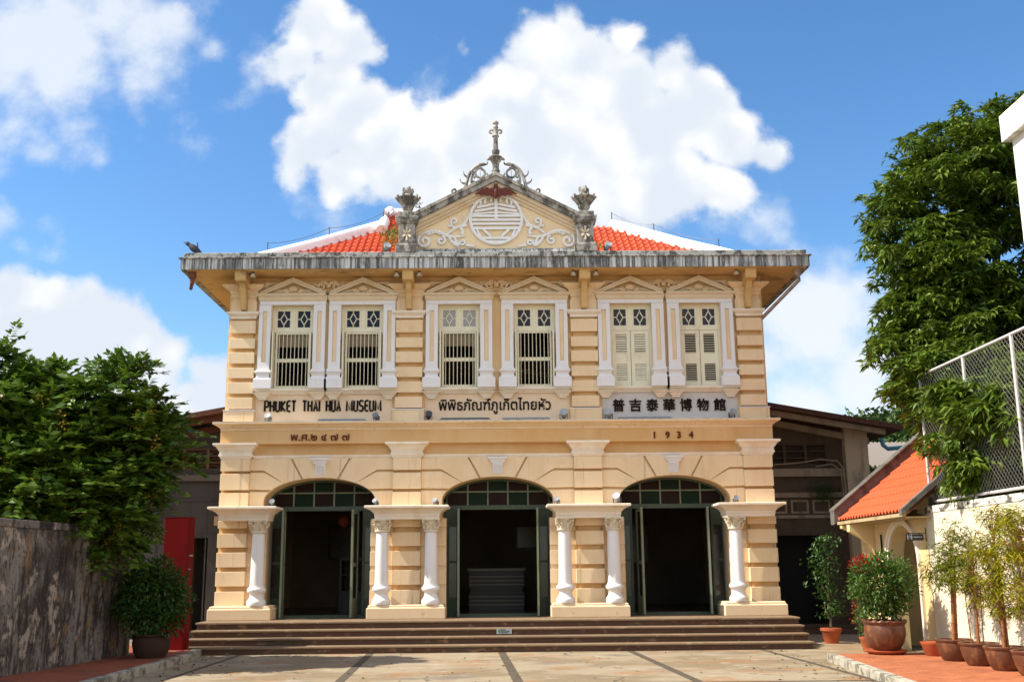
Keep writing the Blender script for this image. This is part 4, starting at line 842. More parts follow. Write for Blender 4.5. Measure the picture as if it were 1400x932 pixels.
for (y0,z0),(y1,z1) in zip(arc, arc[1:]):
    f = lambda y,z,k: (ym+(y-ym)*k, zs+(z-zs)*k)
    for k0, k1, px in ((1.0,1.10,-.03),(1.10,1.20,-.055)): yz(b, [f(y0,z0,k0),f(y1,z1,k0),f(y1,z1,k1),f(y0,z0,k1)], px, 0)
for s in (-1,1):
    for k0, k1, px in ((1.0,1.10,-.03),(1.10,1.20,-.055)): y0, y1 = sorted((ym+s*rr*k0, ym+s*rr*k1)); b.box(px, 0, y0, y1, .12, zs)
b.build('arch_surround', trim, V_)
def roof2(y): return None
b = MB(); SL = .80; xe = -.50; nx = 30
ys = np.linspace(-2.02, 1.72, 22*9+1); VV = []; FF = []
for r_ in range(14):
    for t, dz in ((r_*.235,.035),(r_*.235+.24,.0)):
        for y in ys: VV.append((xe+t, y, 2.52+SL*t+dz+.03*math.cos((y)/.17*2*math.pi)))
for r_ in range(27):
    for i in range(len(ys)-1): FF.append((r_*len(ys)+i, r_*len(ys)+i+1, (r_+1)*len(ys)+i+1, (r_+1)*len(ys)+i))
b.v = VV; b.f = FF; b.build('tiled_roof', tileo, V_)
b = MB(); b.add([(xe+.05,-2.0,2.46),(xe+.05,1.7,2.46),(xe+3.3,1.7,2.46+SL*3.25),(xe+3.3,-2.0,2.46+SL*3.25)], [(0,1,2,3)]); b.build('roof_lining', pavm, V_)
b = MB()
def verge(y0, y1, lift, th): b.add([(xe-.08,y0,2.44+lift),(xe-.08,y1,2.44+lift),(xe+3.35,y1,2.44+lift+SL*3.43),(xe+3.35,y0,2.44+lift+SL*3.43),(xe-.08,y0,2.44+lift+th),(xe-.08,y1,2.44+lift+th),(xe+3.35,y1,2.44+lift+th+SL*3.43),(xe+3.35,y0,2.44+lift+th+SL*3.43)], [(0,3,2,1),(4,5,6,7),(0,1,5,4),(1,2,6,5),(2,3,7,6),(3,0,4,7)])
verge(1.70,1.95,.0,.28); verge(1.66,2.0,.28,.05); b.build('roof_verge', mossm, V_, bevel=.01)
b = MB(); verge(-2.10,-1.99,.0,.12); b.build('roof_verge', mossm, V_, bevel=.01)
b = MB(); b.box(-.52,-.46,-2.0,1.7,2.44,2.50); b.box(-.1,.02,-1.6,.95,2.50,2.58); b.box(-.46,-.02,-1.98,1.68,2.42,2.44); b.build('eave_board', mat('weathered_eave_board', (.42,.31,.17), .8, [((6,3,6),.48,.66,(.20,.14,.08),.7)]), V_)
b = MB(); b.prism([(-.50,2.42),(.1,2.42),(.1,1.75),(-.02,1.80),(-.10,2.02),(-.28,2.16),(-.50,2.28)], .98, 1.16); b.prism([(-.50,2.42),(.1,2.42),(.1,2.1),(-.02,2.12),(-.3,2.28),(-.50,2.36)], 1.45, 1.6); b.build('eave_bracket', pavm, V_)
b = MB(); b.box(.02,.25,.95,1.9,0,2.55); b.prism([(.25,0),(3,0),(3,2.42+.8*3.4),(.25,2.42+.8*.7)], 1.65, 1.85); b.build('pavilion_wall', pavm, V_)
b = MB(); b.prism([(.0,2.55),(3.0,2.55),(3.0,2.46+SL*3.4),(.0,2.46+SL*.42)], -1.98, -1.86); b.build('gable_wall', mould, V_)

def sign_board(x, y, z, label):
    t = thing('hanging_sign', label, 'sign', (x, y, z)); t.scale = (.58,.58,.58)
    b = MB(); b.tube([(.32,0,.06),(-.28,0,.06)], .012, 6); b.tube([(.32,0,-.2),(.32,0,.22)], .014, 6); b.tube([(.32,0,-.14),(.1,0,.06)], .008, 5); b.build('sign_bracket', black, t)
    b = MB(); b.box(-.30,.24,-.012,.012,-.16,.03); b.build('sign_plate', mat('black_sign_plate', (.015,.014,.014), .4) if 'black_sign_plate' not in MATS else MATS['black_sign_plate'], t)
    b = MB()
    for px in (-.24,-.13):
        b.lathe(px,-.014,[(.012,-.005),(.014,.005),(.010,.014)],8); b.prism([(px-.02,-.02),(px+.02,-.02),(px+.03,-.08),(px-.03,-.08)] if px > -.2 else [(px-.022,-.02),(px+.022,-.02),(px+.016,-.09),(px-.016,-.09)], -.018, -.011); b.box(px-.014,px-.004,-.018,-.011,-.13,-.08); b.box(px+.004,px+.014,-.018,-.011,-.13,-.08)
    b.box(-.19,-.183,-.016,-.011,-.12,0)
    for i in range(6): b.box(-.06+.045*i, -.06+.045*i+.03, -.016, -.011, -.075, -.04)
    b.build('pictogram', lampw, t); return t
sign_board(7.36, -4.98, 2.12, 'black hanging sign with white figures on a bracket beside the arch')
s2 = thing('wall_bracket', 'black iron bracket on the yellow pavilion wall left of the arch', 'bracket', (7.50,-2.62,1.95))
b = MB(); b.tube([(.08,0,-.25),(.08,0,.25)], .016, 6); b.tube([(.08,0,-.2),(-.3,0,-.2)], .014, 6); b.build('iron_rod', black, s2); b = MB(); b.box(-.38,-.08,-.012,.012,-.38,-.22); b.build('iron_plate', black, s2)

# ------------------------------------------------------------------ right wall, fence, tall white building
rw = mat('cream_wall_paint', (.66,.585,.44), .85, [((.8,.8,.6), .48, .7, (.60,.50,.34), .5), ((5,5,.9), .60, .76, (.40,.34,.25), .30)], (18,.2))
rwtop = mat('mouldy_wall_top', (.68,.63,.52), .9, [((3.1,3.1,6), .50, .60, (.04,.04,.036), .9, 8), ((13,13,9), .56, .66, (.10,.09,.08), .7)], (18,.2))
t = thing('yard_wall', 'bright cream painted wall with black mould along its top, under the wire fence', 'wall', (7.6,-10,0))
b = MB(); b.box(0,.22,-8,5.08,0,2.50); b.build('wall_body', rw, t)
b = MB(); b.box(-.012,.24,-8,5.09,2.50,2.62); b.build('wall_top', rwtop, t, bevel=.01)
galv = mat('painted_fence_steel', (.50,.46,.46), .5, [((20,20,6),.5,.7,(.45,.36,.34),.7)], spec=.5)
wirem = mat('galvanised_wire', (.30,.29,.28), .5, spec=.4)
t = thing('chain_link_fence', 'tall chain link fence on top of the cream wall', 'fence', (7.70,-4.95,2.62))
ps = [0,-1.85,-3.55,-5.3,-7.1]
for y in ps: b = MB(); b.tube([(0,y,-.05),(0,y,2.38)], .027, 8); b.build('fence_post', galv, t)
for z in (.08, 2.36): b = MB(); b.tube([(0,0,z),(0,-7.1,z)], .025, 8); b.build('fence_rail', galv, t)
b = MB(); p_ = .105; z0, z1, y0, y1 = .10, 2.34, -7.1, 0
def wire(sl):
    k = y0-(z1-z0)
    while k < y1+(z1-z0):
        a = [(y, z0+sl*(y-k)) for y in (y0, y1)]
        lo, hi = (k, k+(z1-z0)/1) if sl > 0 else (k-(z1-z0), k)
        ya_, yb_ = max(lo, y0), min(hi, y1)
        if yb_ > ya_: b.tube([(.004*sl, ya_, z0+sl*(ya_-k)),(.004*sl, yb_, z0+sl*(yb_-k))], .0028, 3)
        k += p_
wire(1); wire(-1)
b.build('chain_link_mesh', wirem, t)
t = thing('white_tower_block', 'tall white building with a flat parapet rising right of the mango tree', 'building', (9.13,-10.2,0))
wb = mat('white_building_paint', (.66,.63,.55), .8, [((1,1,.5),.5,.7,(.56,.52,.44),.5),((7,7,.5),.6,.75,(.38,.35,.30),.4)])
b = MB(); b.box(0,7,-5,3.75,0,8.95); b.build('wall', wb, t); b = MB(); b.box(-.13,7,-5,3.88,8.95,9.45); b.build('parapet', mat('parapet_paint', (.72,.70,.64), .8, [((6,6,4),.5,.62,(.35,.33,.30),.7)]), t, bevel=.01)
for y_ in (-4.2,-2.2,-.2):
    for z_ in (3.6,6.3):
        b = MB()
        for q in ((y_-.06,y_,z_-.06,z_+1.36),(y_+1.0,y_+1.06,z_-.06,z_+1.36),(y_,y_+1.0,z_-.06,z_),(y_,y_+1.0,z_+1.3,z_+1.36)): b.box(-.04,.0,*q)
        f_ = b.build('window', winm, t); b = MB(); b.box(-.012,-.004,y_,y_+1.0,z_,z_+1.3); b.build('window_pane', glassm, f_)
b = MB(); b.tube([(-.07,1.6,.2),(-.07,1.6,8.9)], .045, 8); b.build('drain_pipe', greym, t)

# ------------------------------------------------------------------ left side: mouldy wall, red box, pots
lw_ = mat('mouldy_yard_wall', (.21,.18,.155), .95, [((1.3,1.3,.9), .42, .58, (.045,.035,.03), .9, 9), ((2.6,2.6,2.0), .55, .60, (.40,.33,.26), .8, 12), ((3.4,3.4,2.2), .57, .63, (.26,.15,.07), .65, 10), ((7,7,1.4), .47, .62, (.022,.018,.016), .85, 9), ((16,16,10), .52, .62, (.03,.025,.022), .7, 6), ((22,22,14), .55, .7, (.25,.21,.17), .35)], (12,.4,.02))
b = MB(); P0, P1 = Vector((-7.75,-11.5,0)), Vector((-6.86,-3.6,0)); d = (P1-P0).normalized(); nrm = Vector((-d.y,d.x,0))*.25
def slab(mb, A, Bp, off, z0, z1):
    a = [A, Bp, Bp+off, A+off]; mb.add([(p.x,p.y,z0) for p in a]+[(p.x,p.y,z1) for p in a], [(0,3,2,1),(4,5,6,7),(0,1,5,4),(1,2,6,5),(2,3,7,6),(3,0,4,7)])
t = thing('old_yard_wall', 'old yard wall on the left with peeling plaster and black mould', 'wall', (0,0,0))
slab(b, P0, P1, nrm, 0, 2.28); b.build('wall_body', lw_, t)
b = MB(); slab(b, P0-nrm*.12, P1-nrm*.12+d*.03, nrm*1.25, 2.28, 2.40); b.build('wall_coping', mould, t, bevel=.015)
t = thing('red_box_sign', 'tall dark red box shaped sign standing behind the round shrub', 'box sign', (-6.40,-2.42,.12), rotz=R(-4))
redm = mat('dark_red_paint', (.15,.003,.003), .7, [((2,2,2),.45,.65,(.10,.003,.003),.6),((9,9,1.2),.58,.72,(.06,.004,.004),.6)], spec=.1)
b = MB(); b.box(-.25,.25,-.17,.17,0,2.53); b.build('sign_body', redm, t, bevel=.01)
b = MB(); b.box(-.252,.252,-.172,.172,2.53,2.545); b.build('sign_top', redm, t)
b = MB(); b.box(.25,.262,-.06,.10,1.78,1.81); b.build('handle', lampw, t); b = MB(); b.box(.25,.262,-.10,-.0,1.52,1.54); b.build('hinge', lampw, t)

# ------------------------------------------------------------------ plants
def leafmat(name, cols, trans=.25, rough=.45, spec=.35): return mat(name, cols[0], rough, island=cols, trans=trans, spec=spec)
lf_mango = leafmat('mango_leaf', [(.042,.078,.008),(.085,.140,.012),(.140,.195,.018),(.060,.105,.010)])
lf_senna = leafmat('senna_leaflet', [(.045,.095,.010),(.080,.150,.014),(.130,.200,.018),(.055,.110,.010)])
lf_bush = leafmat('shrub_leaf', [(.035,.080,.012),(.065,.135,.020),(.100,.170,.025),(.045,.095,.015)])
lf_dark = leafmat('dark_shrub_leaf', [(.026,.066,.010),(.045,.100,.014),(.034,.080,.012)])
lf_red = leafmat('red_young_leaf', [(.30,.020,.015),(.42,.035,.02),(.22,.03,.015)])
lf_bamb = leafmat('bamboo_leaf', [(.15,.17,.009),(.23,.22,.012),(.31,.26,.015),(.11,.135,.008)], .25, .8, .05)
lf_bamg = leafmat('green_bamboo_leaf', [(.085,.115,.009),(.125,.15,.011),(.17,.175,.013)], .25, .8, .05)
lf_yel = leafmat('yellow_blossom', [(.45,.30,.03),(.36,.20,.03),(.30,.13,.03)])
lf_weed = leafmat('roof_weed_leaf', [(.20,.22,.03),(.12,.17,.025),(.30,.26,.05)])
barkm = mat('bark', (.10,.075,.05), .95, [((9,9,3),.45,.65,(.05,.038,.028),.7)], (30,.5))
culm = mat('red_bamboo_culm', (.24,.085,.025), .5, [((8,8,3),.45,.65,(.36,.17,.06),.7),((30,30,8),.6,.7,(.10,.04,.02),.6)])
potm = mat('brown_glazed_pot', (.105,.036,.017), .45, [((9,9,4),.50,.62,(.20,.08,.03),.8),((22,22,22),.6,.7,(.06,.03,.015),.6)], spec=.5)
potr = mat('terracotta_pot', (.36,.085,.03), .75, [((8,8,8),.5,.7,(.24,.06,.025),.6)])
soil = mat('potting_soil', (.03,.02,.013), .95)
lianam = barkm
def leaves(name, m_, pos, dirs, length, width, parent, droop=0.0, fold=.25, rnd=None):
    """one mesh of many leaves: each a folded blade from its base point along dirs"""
    n = len(pos); pos = np.asarray(pos, float); d = np.asarray(dirs, float); d /= np.linalg.norm(d, axis=1, keepdims=True)+1e-9
    d2 = d.copy(); d2[:,2] -= droop; d2 /= np.linalg.norm(d2, axis=1, keepdims=True)+1e-9
    u = np.cross(d, rng.normal(size=(n,3))*.45+np.array([0,0,1.0])); u /= np.linalg.norm(u, axis=1, keepdims=True)+1e-9
    w = np.cross(u, d); Ls = (length*rng.uniform(.7,1.2,n))[:,None]; Ws = (width*rng.uniform(.75,1.2,n))[:,None]
    mid = pos+d*Ls*.45; tip = mid+d2*Ls*.55
    a = mid+u*Ws*.5+w*Ws*fold; b_ = mid-u*Ws*.5+w*Ws*fold
    V = np.stack([pos, a, tip, b_, mid], 1).reshape(-1,3)
    me = bpy.data.meshes.new(name); nv = n*5
    me.vertices.add(nv); me.vertices.foreach_set('co', V.ravel().astype(np.float32))
    i = np.arange(n)*5
    tri = np.stack([i,i+1,i+4, i+1,i+2,i+4, i,i+4,i+3, i+4,i+2,i+3], 1).ravel()
    me.loops.add(len(tri)); me.loops.foreach_set('vertex_index', tri.astype(np.int32))
    me.polygons.add(n*4); me.polygons.foreach_set('loop_start', np.arange(0,len(tri),3,dtype=np.int32)); me.polygons.foreach_set('loop_total', np.full(n*4,3,dtype=np.int32))
    me.update(calc_edges=True); me.validate(); me.materials.append(m_)
    o = bpy.data.objects.new(name, me); col.objects.link(o)
    if parent is not None: o.parent = parent
    return o
def unit(n):
    v = rng.normal(size=(n,3)); return v/np.linalg.norm(v, axis=1, keepdims=True)
def limb(mb, a, b, r0, r1, wob=.1, n=7):
    a, b = Vector(a), Vector(b); pts = []
    for i in range(n):
        t = i/(n-1); k = wob*math.sin(math.pi*t); pts.append(a.lerp(b, t)+Vector((random.uniform(-k,k), random.uniform(-k,k), random.uniform(-k,k)*.5)))
    mb.tube(pts, r0, 8, taper=(1, r1/r0)); return pts
# mango tree: long leaves hanging in tufts from shoot tips
def mango():
    t = thing('mango_tree', 'tall leafy mango tree with long drooping leaves behind the wire fence', 'tree', (10.3,-2.6,0))
    lobes = [(0,0,9.0,1.55,1.5,1.9),(-1.1,-.2,8.6,1.2,1.2,1.35),(-1.55,-.4,8.15,.95,.9,.8),(-.6,-.3,9.8,1.1,1.1,1.0),(.6,.2,10.25,1.2,1.2,.95),(-1.2,-.4,7.3,1.15,1.1,1.1),(-1.25,-.7,6.2,1.0,1.0,1.1),(-1.35,-.9,5.2,.85,.9,.9),(-1.3,-1.6,4.3,.75,.8,.8),(-.8,-2.2,3.6,.75,.6,.9),(-.3,-2.5,3.3,.7,.5,.9),(-.1,-.4,7.2,1.5,1.4,1.5),(.2,-.6,5.9,1.3,1.2,1.1),(1.5,0,9.4,1.5,1.4,1.9),(1.7,0,7.4,1.4,1.3,1.6),(-.6,-.6,5.5,1.2,.9,.9),(.3,-1.0,5.2,1.2,.9,.9),(-.3,-1.9,4.4,1.0,.6,.8),(-1.0,-.6,6.7,1.2,1.0,.9),(1.3,-.8,5.8,1.1,.9,.9),(-1.9,-3.3,3.7,.55,.8,.9),(-1.85,-4.3,4.0,.5,.8,.75),(-1.75,-2.5,4.7,.7,.7,.8),(-1.95,-3.7,3.0,.4,.7,.5),(-2.05,-2.9,3.7,.25,.5,.7),(-1.95,-3.9,3.4,.35,.7,.6),(-1.9,-5.0,3.6,.35,.7,.7),(-1.9,-5.8,3.5,.35,.6,.7),(-2.6,-4.2,3.6,.35,.6,.8),(-2.6,-4.0,4.15,.3,.5,.45),(-2.5,-4.3,3.5,.3,.4,.45),(-2.55,-5.4,3.9,.2,.4,.4),(-2.5,-2.3,4.8,.35,.4,.5),(-2.3,-3.9,3.8,.35,.7,.8),(-1.8,-.9,5.7,.8,.8,.85),(-1.6,-1.3,4.8,.6,.7,.7),(1.5,.2,10.7,1.2,1.2,.9),(2.4,.1,10.6,1.3,1.2,1.1),(.7,-1.4,4.4,1.0,.9,.9),(1.2,-2.4,4.0,.8,.5,.8)]
    pos, dirs = [], []
    for lx, ly, lz, a, b, c in lobes:
        k = int(17*(a*b+b*c+a*c)/3)+13
        v = unit(k); r_ = rng.uniform(.35,1.0,k)**.5
        for cc, vv in zip(np.array([lx,ly,lz])+v*np.array([a,b,c])*r_[:,None], v):
            rc = min(rng.uniform(.24,.42), .5*min(a,c)+.06); ns = int(rng.integers(8,13))
            u = unit(ns); u[:,2] = np.abs(u[:,2])*.8-.15; u = u+vv*.4
            for sh in cc+u*rc*np.array([1.15,1.15,.8]):
                m = int(rng.integers(10,15)); ang = rng.random(m)*2*np.pi; el = rng.uniform(-.75,.6,m)
                d = np.stack([np.cos(ang)*np.cos(el), np.sin(ang)*np.cos(el), np.sin(el)], 1)+vv*.25
                pos.append(sh+rng.normal(size=(m,3))*.03); dirs.append(d)
    leaves('crown', lf_mango, np.concatenate(pos), np.concatenate(dirs), .25, .066, t, droop=.55)
    b = MB(); limb(b, (.1,0,0), (.2,0,3.6), .30, .24, .05)
    for tip in ((-1.0,-.3,7.0),(.3,0,9.5),(1.4,.1,9.0),(-1.5,-.5,5.4),(-.4,-2.0,4.2),(2.2,0,6.6)): 
        pts = limb(b, (.2,0,3.4), tip, .16, .05, .25)
        for _ in range(4): q = pts[random.randint(3,5)]; limb(b, q, q+Vector((random.uniform(-1.1,.9),random.uniform(-1,.3),random.uniform(.2,1.0))), .05, .015, .12, 5)
    for a_, b_ in (((2.6,-.3,6.0),(.9,-.9,6.6)),((2.6,-.3,6.0),(1.1,-1.0,5.7)),((2.9,-.2,6.3),(1.3,-.8,7.1))): limb(b, a_, b_, .06, .02, .1)
    b.build('trunk', barkm, t, smooth=60)
mango()
# senna trees: feathered leaves in rosettes at branch tips, with yellow blossom
def senna(loc, lobes, label, ntips, seed, blossoms=True):
    global rng
    rng = np.random.default_rng(seed); random.seed(seed)
    t = thing('senna_tree', label, 'tree', loc)
    tips, outs = [], []
    tot = sum(a*b+b*c+a*c for *_, a, b, c in lobes)
    for lx, ly, lz, a, b, c in lobes:
        k = max(4, int(ntips*(a*b+b*c+a*c)/tot)); v = unit(k); r_ = rng.uniform(.55,1.03,k)
        tips.append(np.array([lx,ly,lz])+v*np.array([a,b,c])*r_[:,None]); outs.append(v)
    tips = np.concatenate(tips); outs = np.concatenate(outs)
    P_, D_ = [], []; st = MB()
    for c_, o_ in zip(tips, outs):
        for f in range(rng.integers(7,11)):
            az = rng.random()*2*np.pi; e = rng.uniform(-.35,.75)+(.3 if o_[2] > .35 else 0)
            d = np.array([math.cos(az)*math.cos(e), math.sin(az)*math.cos(e), math.sin(e)])+o_*.45; d /= np.linalg.norm(d)
            ln = rng.uniform(.48,.74); side = np.cross(d,[0,0,1.0]); side /= np.linalg.norm(side)+1e-9
            sag = rng.uniform(.1,.4)
            for q in range(11):
                tq = .12+.88*q/10; base = c_+d*ln*tq-np.array([0,0,1])*sag*ln*tq*tq
                for s in (-1,1): P_.append(base); D_.append(side*s+d*.55-np.array([0,0,.15]))
            P_.append(c_+d*ln-np.array([0,0,sag*ln])); D_.append(d)
    leaves('crown', lf_senna, P_, D_, .175, .085, t, droop=.12, fold=.12)
    if blossoms:
        P_, D_ = [], []
        for _ in range(46):
            k = rng.integers(len(tips)); c_ = tips[k]+outs[k]*rng.uniform(.05,.3)+np.array([.1,-.15,rng.uniform(-.3,.1)])
            for _ in range(22): P_.append(c_+rng.normal(size=3)*np.array([.05,.05,.12])); D_.append(unit(1)[0])
        leaves('blossom', lf_yel, P_, D_, .05, .045, t)
    b = MB(); limb(b, (0,0,0), (.05,0,2.0), .16, .12, .05)
    for lx, ly, lz, *_ in lobes: limb(b, (.05,0,1.9), (lx,ly,lz), .07, .025, .2)
    for c_ in tips[::4]:
        l_ = min(lobes, key=lambda q: (q[0]-c_[0])**2+(q[1]-c_[1])**2+(q[2]-c_[2])**2); limb(b, l_[:3], c_, .022, .01, .08, 4)
    b.build('trunk', barkm, t, smooth=60)
senna((-7.9,-4.6,0), [(0,0,3.6,1.5,1.3,1.1),(.75,-.1,4.75,.75,.8,.62),(-.75,.1,4.65,.62,.7,.55),(1.35,-.1,4.0,.75,.8,.6),(1.5,-.3,3.6,.5,.6,.5),(.95,-.2,3.0,.85,.9,.6),(.95,-.5,2.5,.55,.6,.6),(.6,-.9,2.7,.9,.5,.55),(-1.2,-.3,3.5,1.0,1.0,1.1),(-.3,-1.2,2.85,.9,.5,.5),(-.9,-1.3,2.7,.7,.5,.5),(-1.3,0,4.5,.7,.7,.6),(-2.0,0,4.1,.7,.8,.9),(.2,-.8,3.4,.9,.7,.6)], 'bushy senna tree with feathery dark leaves and yellow blossom over the old wall', 300, 21)
senna((-9.9,-5.0,0), [(.2,0,3.5,1.2,1.2,1.1),(.75,-.1,4.85,.45,.6,.75),(.9,-.6,3.1,.9,.8,.7),(-.4,0,4.3,.8,.9,.9),(1.1,-.3,4.1,.7,.7,.6),(1.6,-.8,3.0,.9,.7,.6),(.9,-1.4,2.6,.9,.5,.4),(1.6,-.2,4.0,.7,.7,.6)], 'second senna tree at the left edge of the picture, with thin upright tips', 120, 33)
rng = np.random.default_rng(5); random.seed(5)
def shell(c, rad, n, fill=.6):
    v = unit(n); r_ = rng.uniform(fill,1.02,n)*(1+.15*np.sin(v[:,0]*7+v[:,1]*3)*np.cos(v[:,2]*6+v[:,1]*5)); return np.array(c)+v*np.array(rad)*r_[:,None], v
def pot(t, prof, m_, z0=0.0, scallop=False):
    b = MB(); b.lathe(0,0,[(r_, z+z0) for r_, z in prof],26); o = b.build('pot', m_, t, smooth=40)
    s = MB(); rt_ = prof[-1][0]; s.lathe(0,0,[(rt_*.95, prof[-1][1]+z0-.05),(.01, prof[-1][1]+z0-.04)],20); s.build('soil', soil, t); return o
BIG = [(.20,0),(.24,.03),(.31,.14),(.345,.26),(.345,.36),(.335,.42),(.36,.45),(.375,.475),(.37,.495),(.33,.49),(.325,.44)]
# round shrub in the big glazed pot, right
t = thing('potted_shrub', 'round bright green shrub with red young leaves in a big brown glazed pot', 'potted plant', (6.62,-5.15,.12))
pot(t, BIG, potm, .06)
b = MB(); b.lathe(0,0,[(.27,0),(.31,.02),(.36,.055),(.36,.07),(.33,.065),(.25,.03)],24); b.build('saucer', potr, t, smooth=40)
b = MB(); b.tube([(.36*math.cos(a)*1.0, .36*math.sin(a), .545+.012*math.sin(a*18)) for a in np.linspace(0,2*math.pi,109)], .018, 6); b.build('pot_rim', potm, t, smooth=60)
b = MB(); limb(b,(0,0,.5),(.02,0,.85),.035,.03,.02)
for _ in range(14): limb(b,(.02,0,random.uniform(.6,.85)),(random.uniform(-.4,.4),random.uniform(-.4,.4),random.uniform(.9,1.5)),.014,.005,.06,5)
b.build('stem', barkm, t)
p, v = shell((0,0,1.18),(.55,.53,.52),5200,.40); p2, v2 = shell((.05,-.05,.78),(.34,.34,.2),700,.3); 
leaves('foliage', lf_bush, np.concatenate([p,p2]), np.concatenate([v,v2])+rng.normal(size=(5900,3))*.8, .09, .036, t, droop=.2)
p, v = shell((-.28,-.05,1.50),(.27,.3,.15),140,.7); leaves('red_foliage', lf_red, p, v+rng.normal(size=(140,3))*.4+[0,0,.8], .085, .03, t)
# red flowered plant behind it
t = thing('flowering_plant', 'small red flowered plant in a terracotta pot behind the big potted shrub', 'potted plant', (7.02,-3.1,0))
pot(t, [(.11,0),(.16,.22),(.175,.24),(.175,.27),(.15,.27)], potr)
p, v = shell((0,0,.62),(.26,.26,.38),700,.3); leaves('foliage', lf_bush, p, v+rng.normal(size=(700,3))*.8, .075, .03, t)
p, v = shell((-.02,-.02,.72),(.28,.28,.34),70,.9); leaves('flower', lf_red, p, v+rng.normal(size=(70,3))*.6, .06, .05, t)
# shrub left
t = thing('potted_shrub', 'round dark green shrub in a wide pot by the left wall', 'potted plant', (-6.22,-4.35,.12))
pot(t, [(.24,0),(.30,.10),(.33,.25),(.31,.35),(.345,.38),(.345,.41),(.30,.40)], mat('dull_brown_pot', (.04,.018,.011), .8), 0)
b = MB(); limb(b,(0,0,.4),(.0,0,.8),.035,.03,.02)
for _ in range(14): limb(b,(.02,0,random.uniform(.5,.8)),(random.uniform(-.4,.4),random.uniform(-.4,.4),random.uniform(.7,1.6)),.014,.005,.06,5)
b.build('stem', barkm, t)
p, v = shell((0,0,1.02),(.64,.60,.68),8000,.42); leaves('foliage', lf_dark, p, v+rng.normal(size=(8000,3))*.8, .09, .042, t, droop=.2)
# tall slim plant by the hall door
t = thing('tall_potted_plant', 'tall slim climbing plant in a terracotta pot by the dark hall doorway', 'potted plant', (7.02,-.75,0))
pot(t, [(.14,0),(.20,.24),(.225,.26),(.225,.31),(.19,.31)], potr)
b = MB()
for a, c in (((0,0,.25),(.05,0,2.2)),((.03,0,.25),(-.15,0,1.7)),((-.04,0,.25),(.2,.1,1.9))): limb(b, a, c, .016, .007, .08)
b.build('stem', barkm, t)
p = np.stack([rng.normal(0,.15,900), rng.normal(0,.15,900), rng.uniform(.55,2.25,900)],1); p[:,0] += .1*np.sin(p[:,2]*3)
leaves('foliage', lf_dark, p, rng.normal(size=(900,3))+[0,0,-.3], .10, .05, t, droop=.4)
# dark dry tuft on the hall beam
t = thing('wall_plant', 'dark wispy plant growing from the hall wall beside the pillar', 'plant', (8.15,2.8,3.3))
p, v = shell((0,0,.1),(.45,.15,.22),420,.1); leaves('foliage', lf_dark, p, v+rng.normal(size=(420,3))*.5, .14, .016, t)
b = MB(); limb(b,(0,.15,-.12),(0,-.05,.15),.015,.006,.02); b.build('stem', barkm, t)
# bamboo in a row of pots
def bamboo(loc, culms, crown, n, label, m_, potprof, red=False):
    t = thing('potted_bamboo', label, 'potted plant', loc, 'bamboo pots along the cream wall')
    pot(t, potprof, potm)
    b = MB(); P_, D_ = [], []
    zt = potprof[-1][1]
    for cx, cy, tx, ty, h, r_ in culms:
        pts = [(cx+(tx-cx)*k/9, cy+(ty-cy)*k/9, zt-.03+(h-zt)*k/9) for k in range(10)]; b.tube(pts, r_, 8, taper=(1,.55))
        for k in range(1,9): x, y, z = pts[k]; b.lathe(x, y, [(r_*1.0,z-.012),(r_*1.18,z),(r_*1.0,z+.012)], 8)
    ob = b.build('culm', culm, t, smooth=50)
    tw = MB()
    for lx, ly, lz, a, bb, c in crown:
        k = int(1.05*n*(a*bb+bb*c+a*c)); v = unit(k); p = np.array([lx,ly,lz])+v*np.array([a,bb,c])*(rng.uniform(.25,1.05,k))[:,None]
        for q, vv in zip(p, v):
            if rng.random() < .5: zc_ = max(zt+.1, min(q[2]-.1, culms[0][4]-.05)); kc_ = (zc_-zt)/(culms[0][4]-zt); tw.tube([(culms[0][0]+(culms[0][2]-culms[0][0])*kc_, culms[0][1]+(culms[0][3]-culms[0][1])*kc_, zc_),tuple(q)], .004, 3)
            for _ in range(9):
                az = rng.random()*6.28; e = rng.uniform(-.9,.35); P_.append(q+rng.normal(size=3)*.035); D_.append(np.array([math.cos(az)*math.cos(e), math.sin(az)*math.cos(e), math.sin(e)])+vv*.4)
    tw.build('twig', culm, t)
    leaves('foliage', m_, P_, D_, .14, .019, t, droop=.35)
BP = [(.17,0),(.20,.03),(.245,.14),(.27,.24),(.27,.28),(.29,.30),(.295,.325),(.285,.335),(.255,.33),(.25,.28)]
bamboo((7.20,-6.60,.12), [(0,0,.10,.05,1.75,.032),(.05,.02,.12,.0,1.6,.024)], [(.05,0,1.65,.36,.3,.30),(-.12,-.05,1.25,.34,.25,.20),(.18,.05,2.02,.18,.18,.2),(-.05,0,1.45,.45,.3,.14)], 190, 'bamboo with a thick reddish stem in a brown pot, first from the arch', lf_bamg, BP)
bamboo((7.22,-7.45,.12), [(0,0,.03,0,1.8,.026),(-.09,.03,-.12,.05,1.2,.010),(.08,.02,.12,.02,1.3,.010)], [(0,0,1.62,.33,.3,.28),(.1,0,1.1,.28,.25,.28),(-.1,.05,1.30,.28,.2,.2)], 190, 'greener thin bamboo in a brown pot between two thicker bamboos', lf_bamg, BP)
bamboo((7.24,-8.25,.12), [(0,0,.0,0,1.9,.030),(.06,.03,.06,.05,1.7,.024)], [(0,0,1.72,.42,.35,.34),(.05,0,2.15,.28,.25,.25),(-.1,0,1.22,.40,.3,.26),(.1,0,.85,.25,.25,.15)], 210, 'dense yellow green bamboo in a brown pot, before the last pot at the right edge', lf_bamb, BP)
bamboo((7.26,-9.05,.12), [(0,0,.0,0,1.9,.028)], [(0,0,1.7,.42,.35,.36),(0,0,2.1,.3,.25,.3),(0,0,1.1,.35,.3,.25)], 200, 'yellow green bamboo in a brown pot cut off by the right edge of the picture', lf_bamb, BP)
